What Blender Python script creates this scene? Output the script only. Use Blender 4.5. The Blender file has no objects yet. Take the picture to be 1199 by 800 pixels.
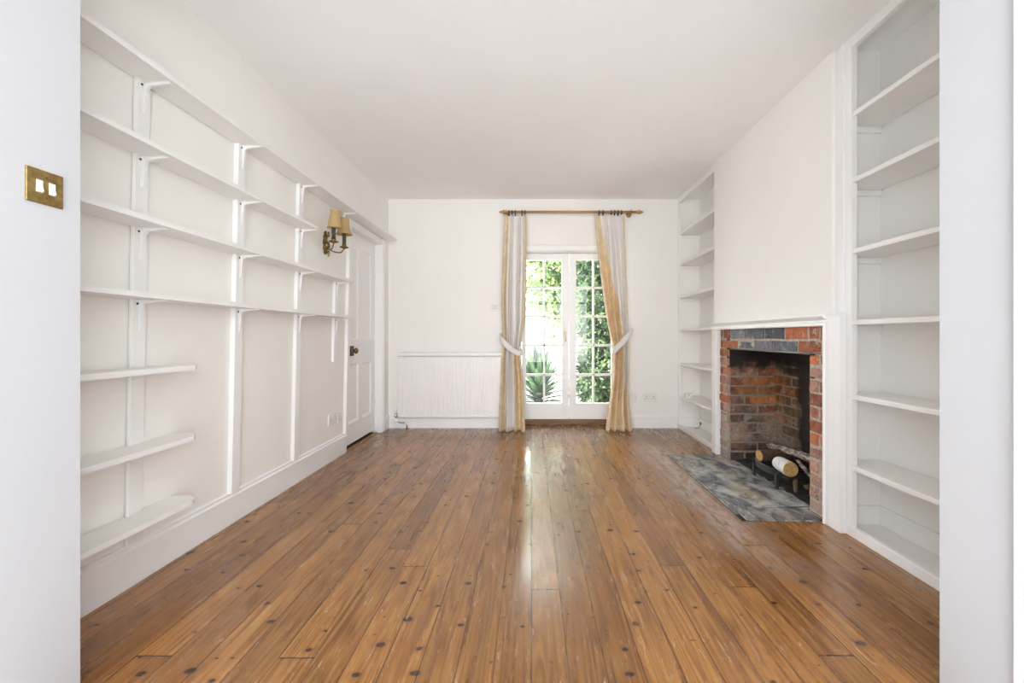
import bpy, bmesh, math, random
from mathutils import Vector, Matrix
random.seed(7)
SC = bpy.context.scene
COL = SC.collection
F = 500.0                      # focal length in pixels of the 1199 px wide frame
CXP, CYP = 622.0, 394.0        # vanishing point of the room's depth axis

def zx(px, X): return F * abs(X) / abs(px - CXP)        # depth of a point at lateral offset X
def hz(py, Y): return 1.0 + (CYP - py) * Y / F          # height of a point at depth Y
def xp(px, Y): return (px - CXP) * Y / F                # lateral offset of a point at depth Y

# ------------------------------------------------------------------ node helpers
class NT:
    def __init__(s, name):
        s.m = bpy.data.materials.new(name); s.m.use_nodes = True
        s.t = s.m.node_tree; s.t.nodes.clear()
        s.out = s.t.nodes.new('ShaderNodeOutputMaterial')
    def put(s, sock, v):
        if v is None: return
        if hasattr(v, 'is_output'): s.t.links.new(v, sock)
        else:
            if sock.type == 'RGBA' and not isinstance(v, (int, float)) and len(v) == 3: v = (*v, 1)
            sock.default_value = v
    def n(s, typ, ins=None, **props):
        nd = s.t.nodes.new(typ)
        for k, v in props.items(): setattr(nd, k, v)
        for k, v in (ins or {}).items(): s.put(nd.inputs[k], v)
        return nd
    def math(s, op, a, b=None, c=None, clamp=False):
        nd = s.t.nodes.new('ShaderNodeMath'); nd.operation = op; nd.use_clamp = clamp
        for i, v in enumerate((a, b, c)): s.put(nd.inputs[i], v)
        return nd.outputs[0]
    def mix(s, f, a, b, mode='MIX'):
        nd = s.t.nodes.new('ShaderNodeMix'); nd.data_type = 'RGBA'; nd.blend_type = mode
        s.put(nd.inputs[0], f); s.put(nd.inputs[6], a); s.put(nd.inputs[7], b)
        return nd.outputs[2]
    def ramp(s, f, stops, interp='LINEAR'):
        nd = s.t.nodes.new('ShaderNodeValToRGB'); e = nd.color_ramp.elements
        nd.color_ramp.interpolation = interp
        while len(e) < len(stops): e.new(0.5)
        for el, (p, c) in zip(e, stops):
            el.position = p
            el.color = (c, c, c, 1) if isinstance(c, (int, float)) else (*c, 1)
        s.put(nd.inputs[0], f)
        return nd.outputs[0]
    def smooth(s, v, lo, hi):
        nd = s.t.nodes.new('ShaderNodeMapRange'); nd.interpolation_type = 'SMOOTHSTEP'
        s.put(nd.inputs[0], v); nd.inputs[1].default_value = lo; nd.inputs[2].default_value = hi
        return nd.outputs[0]
    def vec(s, x, y, z):
        nd = s.t.nodes.new('ShaderNodeCombineXYZ')
        for i, v in enumerate((x, y, z)): s.put(nd.inputs[i], v)
        return nd.outputs[0]
    def noise(s, vec, scale, detail=3, rough=0.55, dist=0.0):
        nd = s.n('ShaderNodeTexNoise', {'Vector': vec, 'Scale': scale, 'Detail': detail, 'Roughness': rough, 'Distortion': dist})
        return nd.outputs[0]
    def pos(s):
        return s.n('ShaderNodeNewGeometry').outputs['Position']
    def sep(s, v):
        nd = s.n('ShaderNodeSeparateXYZ', {0: v}); return nd.outputs
    def bsdf(s, color, rough=0.5, bump=None, bstr=0.2, bdist=0.005, **kw):
        b = s.n('ShaderNodeBsdfPrincipled')
        s.put(b.inputs['Base Color'], color); s.put(b.inputs['Roughness'], rough)
        for k, v in kw.items(): s.put(b.inputs[k.replace('_', ' ')], v)
        if bump is not None:
            bp = s.n('ShaderNodeBump', {'Height': bump, 'Strength': bstr, 'Distance': bdist})
            s.t.links.new(bp.outputs[0], b.inputs['Normal'])
        s.t.links.new(b.outputs[0], s.out.inputs[0])
        return b

def plain(name, color, rough=0.5, nscale=0, var=0.06, bump=0.0, **kw):
    t = NT(name); c = color; h = None
    if nscale:
        nz = t.noise(t.pos(), nscale, 4)
        lo = tuple(max(0, v * (1 - var)) for v in color); hi = tuple(min(1, v * (1 + var)) for v in color)
        c = t.ramp(nz, [(0.3, lo), (0.7, hi)])
        if bump: h = nz
    t.bsdf(c, rough, h, bump or 0.1, 0.003, **kw)
    return t.m

M = {}
M['wall'] = plain('wall_paint', (.875, .862, .835), .7, 3.0, .012)
M['wall_lining'] = plain('left_wall_paint', (.89, .875, .832), .7, 3.0, .015)
M['ceiling'] = plain('ceiling_paint', (.91, .91, .908), .8, 2.0, .01)
M['trim'] = plain('white_gloss_paint', (.88, .875, .87), .38, 9.0, .012)
M['shelf'] = plain('shelf_paint', (.87, .86, .838), .45, 9.0, .015)
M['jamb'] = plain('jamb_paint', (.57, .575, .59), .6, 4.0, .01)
M['rad'] = plain('radiator_enamel', (.87, .855, .845), .35, 5.0, .01)
M['plastic'] = plain('white_plastic', (.82, .81, .79), .35, 30, .02)
M['dark'] = plain('dark_slot', (.03, .03, .03), .5)
M['chrome'] = plain('chrome', (.7, .7, .7), .2, Metallic=1.0)
M['bounce_floor'] = plain('pale_bounce_floor', (.78, .78, .79), .95, 80, .1, .3)
M['rear'] = plain('rear_room_paint', (.55, .56, .58), .8, 3.0, .02)
M['hall'] = plain('hall_shade_black', (.03, .025, .02), .9)

def metal(name, lo, hi, scale, rough):
    t = NT(name); nz = t.noise(t.pos(), scale, 5)
    t.bsdf(t.ramp(nz, [(.3, lo), (.7, hi)]), rough, nz, .15, .002, Metallic=1.0)
    return t.m
M['brass'] = metal('aged_brass', (.28, .19, .06), (.55, .41, .17), 45, .38)
M['bright_brass'] = metal('bright_brass', (.75, .62, .36), (.9, .8, .55), 60, .3)
M['antique'] = metal('antique_brass', (.13, .09, .035), (.36, .26, .10), 70, .4)
M['iron'] = plain('cast_iron', (.022, .022, .024), .42, 60, .3, .3)
M['bronze'] = plain('ring_bronze', (.035, .028, .022), .4, 40, .2)
M['candle'] = plain('candle_tube', (.075, .055, .045), .5, 60, .3)

def m_wood(name, lo, hi, rough=.4, axis=(30, 3, 30)):
    t = NT(name); p = t.pos(); s = t.sep(p)
    v = t.vec(t.math('MULTIPLY', s[0], axis[0]), t.math('MULTIPLY', s[1], axis[1]), t.math('MULTIPLY', s[2], axis[2]))
    nz = t.noise(v, 1.0, 6, .6, .6)
    t.bsdf(t.ramp(nz, [(.3, lo), (.7, hi)]), rough, nz, .2, .002)
    return t.m
M['pole_wood'] = m_wood('pole_wood', (.32, .155, .045), (.52, .28, .10), .35, (3, 30, 60))
M['sill_wood'] = m_wood('sill_wood', (.13, .06, .025), (.27, .14, .065), .5, (4, 40, 40))
M['thresh'] = m_wood('threshold_wood', (.25, .13, .04), (.48, .29, .10), .4, (40, 4, 40))

# floorboards
def m_floor():
    t = NT('pine_floorboards'); p = t.n('ShaderNodeTexCoord').outputs['Object']; x, y, z = t.sep(p)
    sx = t.math('DIVIDE', x, .1123); ix = t.math('FLOOR', sx); fx = t.math('FRACT', sx)
    r1 = t.n('ShaderNodeTexWhiteNoise', {'W': ix}, noise_dimensions='1D').outputs[0]
    sy = t.math('DIVIDE', t.math('ADD', y, t.math('MULTIPLY', r1, 5.0)), 4.6)
    iy = t.math('FLOOR', sy); fy = t.math('FRACT', sy)
    wn = t.n('ShaderNodeTexWhiteNoise', {'Vector': t.vec(ix, iy, 3.3)}, noise_dimensions='3D')
    r2 = wn.outputs[0]; rc = t.sep(wn.outputs[1])
    off = t.math('MULTIPLY', r2, 37.0)
    # long grain and growth rings
    g1 = t.noise(t.vec(t.math('MULTIPLY', x, 95), t.math('MULTIPLY', y, 3.0), off), 1.0, 5, .65)
    slow = t.noise(t.vec(t.math('MULTIPLY', x, 9), t.math('MULTIPLY', y, .55), off), 1.0, 2, .5)
    ring = t.math('FRACT', t.math('MULTIPLY', slow, 13.0))
    ring = t.math('ABSOLUTE', t.math('SUBTRACT', ring, .5))
    grain = t.math('ADD', t.math('MULTIPLY', t.math('ADD', t.math('MULTIPLY', t.math('SUBTRACT', g1, .5), 1.05), .5), .75), t.math('MULTIPLY', ring, .42))
    base = t.ramp(grain, [(.22, (.105, .040, .010)), (.40, (.225, .094, .024)), (.56, (.315, .147, .041)), (.78, (.41, .210, .066))])
    tint = t.ramp(r2, [(0, (.74, .68, .62)), (.5, (.97, .95, .92)), (1, (1.18, 1.17, 1.14))])
    c = t.mix(1.0, base, tint, 'MULTIPLY')
    # large tonal drift from wear and old varnish
    drift = t.noise(p, 1.1, 3, .6)
    c = t.mix(t.math('MULTIPLY', t.smooth(drift, .45, .75), .30), c, (.30, .175, .075))
    orange = t.noise(t.vec(t.math('ADD', x, 9.0), y, 2.0), .9, 2)
    c = t.mix(t.math('MULTIPLY', t.smooth(orange, .5, .8), .45), c, (.40, .16, .045))
    # darker weathered streaks that run along a board
    st = t.noise(t.vec(t.math('MULTIPLY', x, 16), t.math('MULTIPLY', y, .9), off), 1.0, 4, .6)
    c = t.mix(t.math('MULTIPLY', t.smooth(st, .54, .72), .45), c, (.13, .062, .022))
    # knots
    kv = t.n('ShaderNodeTexVoronoi', {'Vector': t.vec(t.math('MULTIPLY', x, 6.2), t.math('MULTIPLY', y, 8.6), 0.0), 'Scale': 1.0, 'Randomness': 1.0}, voronoi_dimensions='2D')
    kd = t.math('ADD', kv.outputs['Distance'], t.math('MULTIPLY', t.math('SUBTRACT', t.noise(p, 70, 2), .5), .05))
    kpick = t.sep(kv.outputs['Color'])
    krad = t.math('MULTIPLY', t.math('ADD', .22, t.math('MULTIPLY', kpick[1], kpick[1])), .115)
    knot = t.math('MULTIPLY', t.math('SUBTRACT', 1.0, t.smooth(t.math('DIVIDE', kd, krad), .55, 1.05)), t.math('GREATER_THAN', kpick[0], .22))
    halo = t.math('MULTIPLY', t.math('SUBTRACT', 1.0, t.smooth(t.math('DIVIDE', kd, krad), .8, 2.6)), t.math('GREATER_THAN', kpick[0], .22))
    c = t.mix(t.math('MULTIPLY', halo, .40), c, (.20, .075, .022))
    c = t.mix(t.math('MULTIPLY', knot, .92), c, (.035, .018, .012))
    # pale scratches
    sc1 = t.noise(t.vec(t.math('MULTIPLY', x, 75), t.math('MULTIPLY', y, 9), 7.0), 1.0, 4, .7, 1.2)
    area = t.noise(t.vec(x, y, 5.0), 1.7, 2)
    near = t.math('SUBTRACT', 1.0, t.smooth(y, 1.4, 2.5))
    sel = t.math('MULTIPLY', t.smooth(t.math('ADD', area, t.math('MULTIPLY', near, .22)), .54, .72), t.smooth(sc1, .60, .68))
    c = t.mix(t.math('MULTIPLY', sel, .55), c, (.60, .47, .34))
    # grey ash dust trodden along the hearth edge
    dl = t.math('ABSOLUTE', t.math('SUBTRACT', x, t.math('ADD', 1.07, t.math('MULTIPLY', t.math('SUBTRACT', t.noise(t.vec(x, y, 1.0), 2.2, 4), .5), .28))))
    dm = t.math('MULTIPLY', t.math('SUBTRACT', 1.0, t.smooth(dl, .03, .22)), t.math('MULTIPLY', t.smooth(y, 1.5, 2.3), t.math('SUBTRACT', 1.0, t.smooth(y, 3.7, 4.5))))
    dn = t.smooth(t.noise(t.vec(t.math('MULTIPLY', x, 3), y, 1.0), 9, 5, .7), .32, .62)
    c = t.mix(t.math('MULTIPLY', t.math('MULTIPLY', dm, dn), .75), c, (.44, .39, .36))
    # darker, duller tone towards the far end
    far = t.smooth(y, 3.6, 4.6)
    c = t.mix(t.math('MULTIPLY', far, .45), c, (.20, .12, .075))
    # nail heads
    ny = t.math('ABSOLUTE', t.math('SUBTRACT', t.math('FRACT', t.math('DIVIDE', t.math('ADD', y, .1), .43)), .5))
    nx = t.math('ABSOLUTE', t.math('SUBTRACT', t.math('ABSOLUTE', t.math('SUBTRACT', fx, .5)), .30))
    nd = t.math('ADD', t.math('POWER', t.math('MULTIPLY', ny, .43 / .0035), 2.0), t.math('POWER', t.math('MULTIPLY', nx, .1123 / .0035), 2.0))
    c = t.mix(t.math('MULTIPLY', t.math('LESS_THAN', nd, 1.0), .5), c, (.04, .025, .02))
    # seams
    ef = t.math('ABSOLUTE', t.math('SUBTRACT', fx, .5))
    gapw = t.math('ADD', .480, t.math('MULTIPLY', rc[1], .012))
    seam = t.math('GREATER_THAN', ef, gapw)
    butt = t.math('GREATER_THAN', t.math('ABSOLUTE', t.math('SUBTRACT', fy, .5)), .4994)
    seam = t.math('MAXIMUM', seam, butt)
    c = t.mix(t.math('MULTIPLY', seam, .88), c, (.035, .02, .012))
    # varnish: some boards are polished much smoother than their neighbours
    smoothb = t.math('MULTIPLY', t.math('LESS_THAN', t.math('ABSOLUTE', t.math('ADD', ix, 1.0)), .5), t.smooth(y, 1.5, 2.0))
    ro = t.math('ADD', .19, t.math('MULTIPLY', t.noise(t.vec(t.math('MULTIPLY', x, 6), y, off), 3, 4), .15))
    ro = t.math('SUBTRACT', ro, t.math('MULTIPLY', smoothb, .11))
    ro = t.math('ADD', ro, t.math('MULTIPLY', dm, .2))
    tilt = t.math('MULTIPLY', t.math('MULTIPLY', t.math('SUBTRACT', fx, .5), t.math('SUBTRACT', rc[0], .5)), .35)
    h = t.math('ADD', t.math('ADD', t.math('MULTIPLY', g1, .12), tilt), t.math('MULTIPLY', seam, -1.0))
    t.bsdf(c, ro, h, .35, .0025, Specular_IOR_Level=.7)
    return t.m
M['floor'] = m_floor()

def m_brick(name, soot):
    t = NT(name); p = t.pos(); x, y, z = t.sep(p)
    at = t.n('ShaderNodeAttribute', attribute_name='Col').outputs['Color']
    nz = t.noise(p, 26, 6, .65); n2 = t.noise(p, 90, 4, .6)
    c = t.mix(t.math('MULTIPLY', t.smooth(nz, .42, .70), .75), at, t.mix(1.0, at, (.42, .40, .42), 'MULTIPLY'))
    c = t.mix(t.math('MULTIPLY', t.smooth(t.noise(p, 17, 6, .75), .54, .68), .72), c, (.54, .47, .38))
    # old lime and salts around the foot of the chimney breast
    low = t.math('MULTIPLY', t.math('SUBTRACT', 1.0, t.smooth(t.math('ADD', z, t.math('MULTIPLY', nz, .25)), .36, .58)), t.smooth(n2, .35, .6))
    c = t.mix(t.math('MULTIPLY', low, .72), c, (.40, .36, .32))
    if soot:
        s1 = t.noise(p, 5.0, 5, .65)
        c = t.mix(t.math('MULTIPLY', t.smooth(t.noise(p, 4.5, 5, .7), .42, .62), .75), c, (.045, .027, .016))
        top = t.smooth(t.math('ADD', z, t.math('MULTIPLY', s1, .34)), .88, .98)
        side = t.math('SUBTRACT', 1.0, t.smooth(t.math('ADD', y, t.math('MULTIPLY', t.math('SUBTRACT', t.noise(p, 9, 4), .5), .22)), 3.10, 3.20))
        bot = t.math('SUBTRACT', 1.0, t.smooth(t.math('ADD', z, t.math('MULTIPLY', s1, .25)), .16, .34))
        sm = t.math('MAXIMUM', t.math('MAXIMUM', top, t.math('MULTIPLY', side, .97)), t.math('MULTIPLY', bot, .85))
        c = t.mix(t.math('MULTIPLY', sm, .965), c, (.012, .010, .009))
    h = t.math('ADD', nz, t.math('MULTIPLY', n2, .5))
    t.bsdf(c, .88, h, .6, .006)
    return t.m
M['brick'] = m_brick('red_brick', False)
M['brick_soot'] = m_brick('sooty_brick', True)

def m_mortar(name, soot):
    t = NT(name); p = t.pos(); x, y, z = t.sep(p)
    nz = t.noise(p, 40, 5, .7)
    c = t.ramp(nz, [(.3, (.30, .255, .20)), (.7, (.56, .50, .42))])
    if soot:
        s1 = t.noise(p, 5.0, 5, .65)
        c = t.mix(.55, c, (.12, .10, .07))
        top = t.smooth(t.math('ADD', z, t.math('MULTIPLY', s1, .34)), .88, .98)
        side = t.math('SUBTRACT', 1.0, t.smooth(t.math('ADD', y, t.math('MULTIPLY', t.math('SUBTRACT', t.noise(p, 9, 4), .5), .22)), 3.10, 3.20))
        c = t.mix(t.math('MULTIPLY', t.math('MAXIMUM', top, side), .95), c, (.012, .010, .009))
    t.bsdf(c, .95, nz, .7, .006)
    return t.m
M['mortar'] = m_mortar('lime_mortar', False)
M['mortar_soot'] = m_mortar('sooty_mortar', True)

def m_slate():
    t = NT('worn_slate'); p = t.pos(); x, y, z = t.sep(p)
    v = t.vec(t.math('MULTIPLY', x, 1.7), y, z)
    a = t.noise(v, 4.2, 6, .65, .9); b = t.noise(v, 9.0, 5, .7, .5); d = t.noise(t.vec(t.math('ADD', x, 4.0), y, z), 3.0, 4, .6, .6)
    c = t.ramp(a, [(.34, (.030, .031, .040)), (.44, (.14, .14, .15)), (.55, (.34, .325, .30)), (.68, (.50, .48, .44))])
    c = t.mix(t.math('MULTIPLY', t.smooth(d, .50, .62), .75), c, (.33, .25, .155))
    c = t.mix(t.math('MULTIPLY', t.smooth(b, .57, .66), .8), c, (.55, .52, .46))
    c = t.mix(t.math('MULTIPLY', t.math('SUBTRACT', 1.0, t.smooth(b, .34, .43)), .85), c, (.025, .025, .032))
    t.bsdf(c, t.math('ADD', .45, t.math('MULTIPLY', b, .3)), b, .3, .004)
    return t.m
M['slate'] = m_slate()
M['ash'] = plain('ash_and_soot', (.022, .020, .018), .95, 35, .7, .8)

def m_bark():
    t = NT('rough_bark'); p = t.pos(); x, y, z = t.sep(p)
    a = t.noise(t.vec(t.math('MULTIPLY', x, 60), t.math('MULTIPLY', y, 22), t.math('MULTIPLY', z, 60)), 1, 5, .7)
    c = t.ramp(a, [(.35, (.06, .042, .028)), (.50, (.24, .18, .13)), (.62, (.62, .58, .53))])
    t.bsdf(c, .9, a, .8, .01); return t.m
M['bark'] = m_bark()
def m_birch():
    t = NT('birch_bark'); p = t.pos(); x, y, z = t.sep(p)
    a = t.noise(t.vec(t.math('MULTIPLY', x, 25), t.math('MULTIPLY', y, 90), t.math('MULTIPLY', z, 25)), 1, 4, .6)
    c = t.ramp(a, [(.60, (.72, .71, .68)), (.68, (.25, .22, .19))])
    t.bsdf(c, .7, a, .3, .003); return t.m
M['birch'] = m_birch()
M['cut'] = plain('cut_wood', (.46, .27, .09), .8, 60, .25, .3)
M['split'] = plain('split_wood', (.13, .08, .034), .85, 40, .6, .5)
M['brown_bark'] = plain('brown_bark', (.085, .052, .026), .9, 50, .5, .6)

def m_cloth(name, col, var, fig=0):
    t = NT(name); p = t.pos(); x, y, z = t.sep(p)
    wv = t.noise(t.vec(t.math('MULTIPLY', x, 260), t.math('MULTIPLY', y, 260), t.math('MULTIPLY', z, 40)), 1, 2)
    lo = tuple(v * (1 - var) for v in col); hi = tuple(min(1, v * (1 + var)) for v in col)
    c = t.ramp(wv, [(.3, lo), (.7, hi)])
    if fig:   # damask figuring
        dz = t.noise(t.vec(t.math('MULTIPLY', x, 14), 0.0, t.math('MULTIPLY', z, 9)), 1, 3, .5, 1.5)
        c = t.mix(t.math('MULTIPLY', t.smooth(dz, .48, .54), fig), c, tuple(min(1, v * 1.28) for v in col))
    b = t.bsdf(c, .75, wv, .15, .001, Sheen_Weight=.15)
    tr = t.n('ShaderNodeBsdfTranslucent', {'Color': c})
    mx = t.n('ShaderNodeMixShader', {0: .18})
    t.t.links.new(b.outputs[0], mx.inputs[1]); t.t.links.new(tr.outputs[0], mx.inputs[2])
    t.t.links.new(mx.outputs[0], t.out.inputs[0])
    return t.m
M['lining'] = m_cloth('curtain_lining', (.86, .835, .80), .03)
M['damask'] = m_cloth('gold_damask', (.79, .65, .43), .05, .4)
M['tie'] = m_cloth('tieback_cloth', (.86, .835, .80), .03)
def m_shade():
    t = NT('parchment_shade'); p = t.pos()
    nz = t.noise(p, 120, 3)
    c = t.ramp(nz, [(.3, (.60, .43, .19)), (.7, (.70, .52, .26))])
    b = t.bsdf(c, .7); tr = t.n('ShaderNodeBsdfTranslucent', {'Color': c}); mx = t.n('ShaderNodeMixShader', {0: .3})
    t.t.links.new(b.outputs[0], mx.inputs[1]); t.t.links.new(tr.outputs[0], mx.inputs[2]); t.t.links.new(mx.outputs[0], t.out.inputs[0])
    return t.m
M['shade'] = m_shade()
def m_glass():
    t = NT('window_glass')
    lw = t.n('ShaderNodeFresnel', {'IOR': 1.30})
    tr = t.n('ShaderNodeBsdfTransparent', {'Color': (.96, .975, .97)})
    gl = t.n('ShaderNodeBsdfGlossy', {'Color': (1, 1, 1), 'Roughness': .02})
    mx = t.n('ShaderNodeMixShader')
    for a, b in ((lw.outputs[0], mx.inputs[0]), (tr.outputs[0], mx.inputs[1]), (gl.outputs[0], mx.inputs[2]), (mx.outputs[0], t.out.inputs[0])): t.t.links.new(a, b)
    return t.m
M['glass'] = m_glass()
def m_leaf(name):
    t = NT(name)
    at = t.n('ShaderNodeAttribute', attribute_name='Col').outputs['Color']
    b = t.bsdf(at, .45)
    tr = t.n('ShaderNodeBsdfTranslucent', {'Color': at}); mx = t.n('ShaderNodeMixShader', {0: .4})
    t.t.links.new(b.outputs[0], mx.inputs[1]); t.t.links.new(tr.outputs[0], mx.inputs[2]); t.t.links.new(mx.outputs[0], t.out.inputs[0])
    return t.m
M['leaf'] = m_leaf('garden_leaf')
M['patio'] = plain('pale_paving', (.62, .58, .50), .85, 6, .12, .2)
M['fence'] = plain('garden_wall_render', (.80, .78, .72), .8, 4, .06)
M['trunk'] = plain('tree_bark', (.16, .12, .085), .9, 25, .4, .6)
M['terracotta'] = plain('terracotta', (.33, .15, .085), .8, 20, .15)

# ------------------------------------------------------------------ mesh helpers
def box(bm, x0, x1, y0, y1, z0, z1, bev=0.0, mi=0, fn=None):
    b = bmesh.new()
    r = bmesh.ops.create_cube(b, size=1.0)
    for v in r['verts']:
        v.co = Vector((x0 + (v.co.x + .5) * (x1 - x0), y0 + (v.co.y + .5) * (y1 - y0), z0 + (v.co.z + .5) * (z1 - z0)))
    if bev:
        bmesh.ops.bevel(b, geom=list(b.edges), offset=min(bev, .45 * min(abs(x1 - x0), abs(y1 - y0), abs(z1 - z0))), segments=2, affect='EDGES', profile=.5)
    join(bm, b, mi, fn)
def join(bm, b, mi=0, fn=None, mat=None):
    vm = {}
    for v in b.verts:
        co = v.co.copy()
        if mat is not None: co = mat @ co
        if fn: co = Vector(fn(co))
        vm[v] = bm.verts.new(co)
    for f in b.faces:
        try:
            nf = bm.faces.new([vm[v] for v in f.verts]); nf.material_index = mi; nf.smooth = f.smooth
        except ValueError: pass
    b.free()
def prism(bm, pts, axis, a, b, mi=0, fn=None, bev=0.0):
    """extrude a 2-D outline along an axis ('x': pts are (y,z); 'y': (x,z); 'z': (x,y))"""
    t = bmesh.new()
    def mk(p, h): return {'x': (h, p[0], p[1]), 'y': (p[0], h, p[1]), 'z': (p[0], p[1], h)}[axis]
    va = [t.verts.new(mk(p, a)) for p in pts]; vb = [t.verts.new(mk(p, b)) for p in pts]
    t.faces.new(va); t.faces.new(list(reversed(vb)))
    n = len(pts)
    for i in range(n): t.faces.new([va[i], vb[i], vb[(i + 1) % n], va[(i + 1) % n]])
    bmesh.ops.recalc_face_normals(t, faces=t.faces)
    if bev: bmesh.ops.bevel(t, geom=list(t.edges), offset=bev, segments=1, affect='EDGES')
    join(bm, t, mi, fn)
def tube(bm, pts, rad, seg=10, mi=0, caps=True, flat=None):
    """sweep a circle (or a flattened one) along a path; rad may be a list"""
    pts = [Vector(p) for p in pts]; n = len(pts)
    rads = rad if isinstance(rad, (list, tuple)) else [rad] * n
    rings = []; up = Vector((0, 0, 1))
    for i, p in enumerate(pts):
        d = (pts[min(i + 1, n - 1)] - pts[max(i - 1, 0)]).normalized()
        a = d.cross(up)
        if a.length < 1e-3: a = d.cross(Vector((1, 0, 0)))
        a.normalize(); b = a.cross(d).normalized()
        fa, fb = (1, 1) if flat is None else flat
        rings.append([bm.verts.new(p + a * math.cos(k * 2 * math.pi / seg) * rads[i] * fa + b * math.sin(k * 2 * math.pi / seg) * rads[i] * fb) for k in range(seg)])
    for r0, r1 in zip(rings, rings[1:]):
        for k in range(seg):
            f = bm.faces.new([r0[k], r0[(k + 1) % seg], r1[(k + 1) % seg], r1[k]]); f.material_index = mi; f.smooth = True
    if caps:
        for r in (list(reversed(rings[0])), rings[-1]):
            f = bm.faces.new(r); f.material_index = mi
def lathe(bm, prof, c, axis='z', seg=24, mi=0, mat=None):
    """revolve (radius, height) pairs"""
    rings = []
    for r, h in prof:
        ring = []
        for k in range(seg):
            a = 2 * math.pi * k / seg; u, v = r * math.cos(a), r * math.sin(a)
            co = {'z': (u, v, h), 'x': (h, u, v), 'y': (u, h, v)}[axis]
            co = Vector(co)
            if mat is not None: co = mat @ co
            ring.append(bm.verts.new(co + Vector(c)))
        rings.append(ring)
    for r0, r1 in zip(rings, rings[1:]):
        for k in range(seg):
            f = bm.faces.new([r0[k], r0[(k + 1) % seg], r1[(k + 1) % seg], r1[k]]); f.smooth = True; f.material_index = mi
    for r in (rings[0], rings[-1]):
        try: f = bm.faces.new(r); f.material_index = mi
        except ValueError: pass
def torus(bm, c, R, r, axis='x', seg=20, s2=8):
    rings = []
    for i in range(seg):
        a = 2 * math.pi * i / seg; ring = []
        for k in range(s2):
            b = 2 * math.pi * k / s2; q = R + r * math.cos(b); h = r * math.sin(b)
            co = {'x': (h, q * math.cos(a), q * math.sin(a)), 'z': (q * math.cos(a), q * math.sin(a), h), 'y': (q * math.cos(a), h, q * math.sin(a))}[axis]
            ring.append(bm.verts.new(Vector(c) + Vector(co)))
        rings.append(ring)
    for i in range(seg):
        r0, r1 = rings[i], rings[(i + 1) % seg]
        for k in range(s2):
            f = bm.faces.new([r0[k], r0[(k + 1) % s2], r1[(k + 1) % s2], r1[k]]); f.smooth = True

def obj(name, bm, mats, parent=None, kind=None, recalc=True, keep=False):
    if recalc: bmesh.ops.recalc_face_normals(bm, faces=bm.faces)
    bm.verts.ensure_lookup_table()
    if keep: org = Vector((0, 0, 0))
    else:
        xs = [v.co for v in bm.verts]
        org = Vector(((min(c.x for c in xs) + max(c.x for c in xs)) / 2, (min(c.y for c in xs) + max(c.y for c in xs)) / 2, min(c.z for c in xs)))
        for v in bm.verts: v.co -= org
    me = bpy.data.meshes.new(name); bm.to_mesh(me); bm.free()
    for m in (mats if isinstance(mats, (list, tuple)) else [mats]): me.materials.append(m)
    o = bpy.data.objects.new(name, me); COL.objects.link(o)
    if parent is not None:
        o.parent = parent
        w = Vector((0, 0, 0)); q = parent
        while q is not None: w += q.location; q = q.parent
        o.location = org - w
    else: o.location = org
    if kind: o['kind'] = kind
    return o
def tag(o, label, cat, group=None, kind=None):
    o['label'] = label; o['category'] = cat
    if group: o['group'] = group
    if kind: o['kind'] = kind
    return o
def thing(name, loc, label, cat, group=None):
    o = bpy.data.objects.new(name, None); COL.objects.link(o); o.location = loc; o.empty_display_size = .1
    return tag(o, label, cat, group)
def bx(name, dims, mat, parent=None, kind=None, bev=0.0, keep=False):
    bm = bmesh.new(); box(bm, *dims, bev=bev); return obj(name, bm, mat, parent, kind, keep=keep)
def struct(name, boxes, mat, bev=0.0, keep=False):
    bm = bmesh.new()
    for d in boxes: box(bm, *d, bev=bev)
    return obj(name, bm, mat, None, 'structure', keep=keep)

# ------------------------------------------------------------------ key dimensions
H = 2.5
YB = F / 107.2                     # back wall
YP0, YP1 = 1.0, 1.212              # the thick wall the camera looks through
LT, LBOT = -1.56, -1.612           # the old wall leans: top and foot
def LX(z): return LBOT + (LT - LBOT) * z / H
def lean(co): return (LX(co.z) + co.x, co.y, co.z)     # co.x measured off the leaning wall
XR = 1.585                         # face of the chimney breast
XA = 1.84                          # back of the alcoves
YC0, YC1 = 2.25, 3.70              # chimney breast
DN, DF = 3.69, 4.44                # panelled door opening
XD0, XD1, ZDT = -.16, 1.01, 2.0    # french door opening

# ------------------------------------------------------------------ shell
struct('floor', [(-3.0, 3.0, YP0, YB + .30, -.06, 0)], M['floor'], keep=True)
struct('floor_rear', [(-3.0, 3.0, -1.4, YP0, -.06, 0)], M['bounce_floor'])  # unseen floor, made pale to bounce neutral light onto the ceiling
struct('ceiling', [(-3.2, 3.2, -1.6, YB + .3, H, H + .15)], M['ceiling'])
bm = bmesh.new()
box(bm, -.15, 0, YP1 - .1, DN, 0, H, fn=lean)
box(bm, -.15, 0, DN, DF, 1.955, H, fn=lean)
obj('wall_left', bm, M['wall_lining'], None, 'structure')
struct('wall_left_corner', [(-1.75, -1.56, DF, YB + .1, 0, H)], M['wall'])
struct('wall_back', [(-1.75, XD0, YB, YB + .30, 0, H), (XD1, 2.2, YB, YB + .30, 0, H), (XD0, XD1, YB, YB + .30, ZDT, H)], M['wall'])
struct('wall_alcove_front', [(XA, 2.3, YP1 - .1, YC0, 0, H)], M['wall'])
struct('wall_alcove_rear', [(XA, 2.3, YC1, YB + .1, 0, H)], M['wall'])
FB0, FB1, FBT = 2.30, 3.615, 1.055     # brick field inside the surround
struct('wall_chimney', [(XR, 2.3, YC0, FB0, 0, H), (XR, 2.3, FB1, YC1, 0, H), (XR, 2.3, FB0, FB1, FBT, H)], M['wall'])
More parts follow.
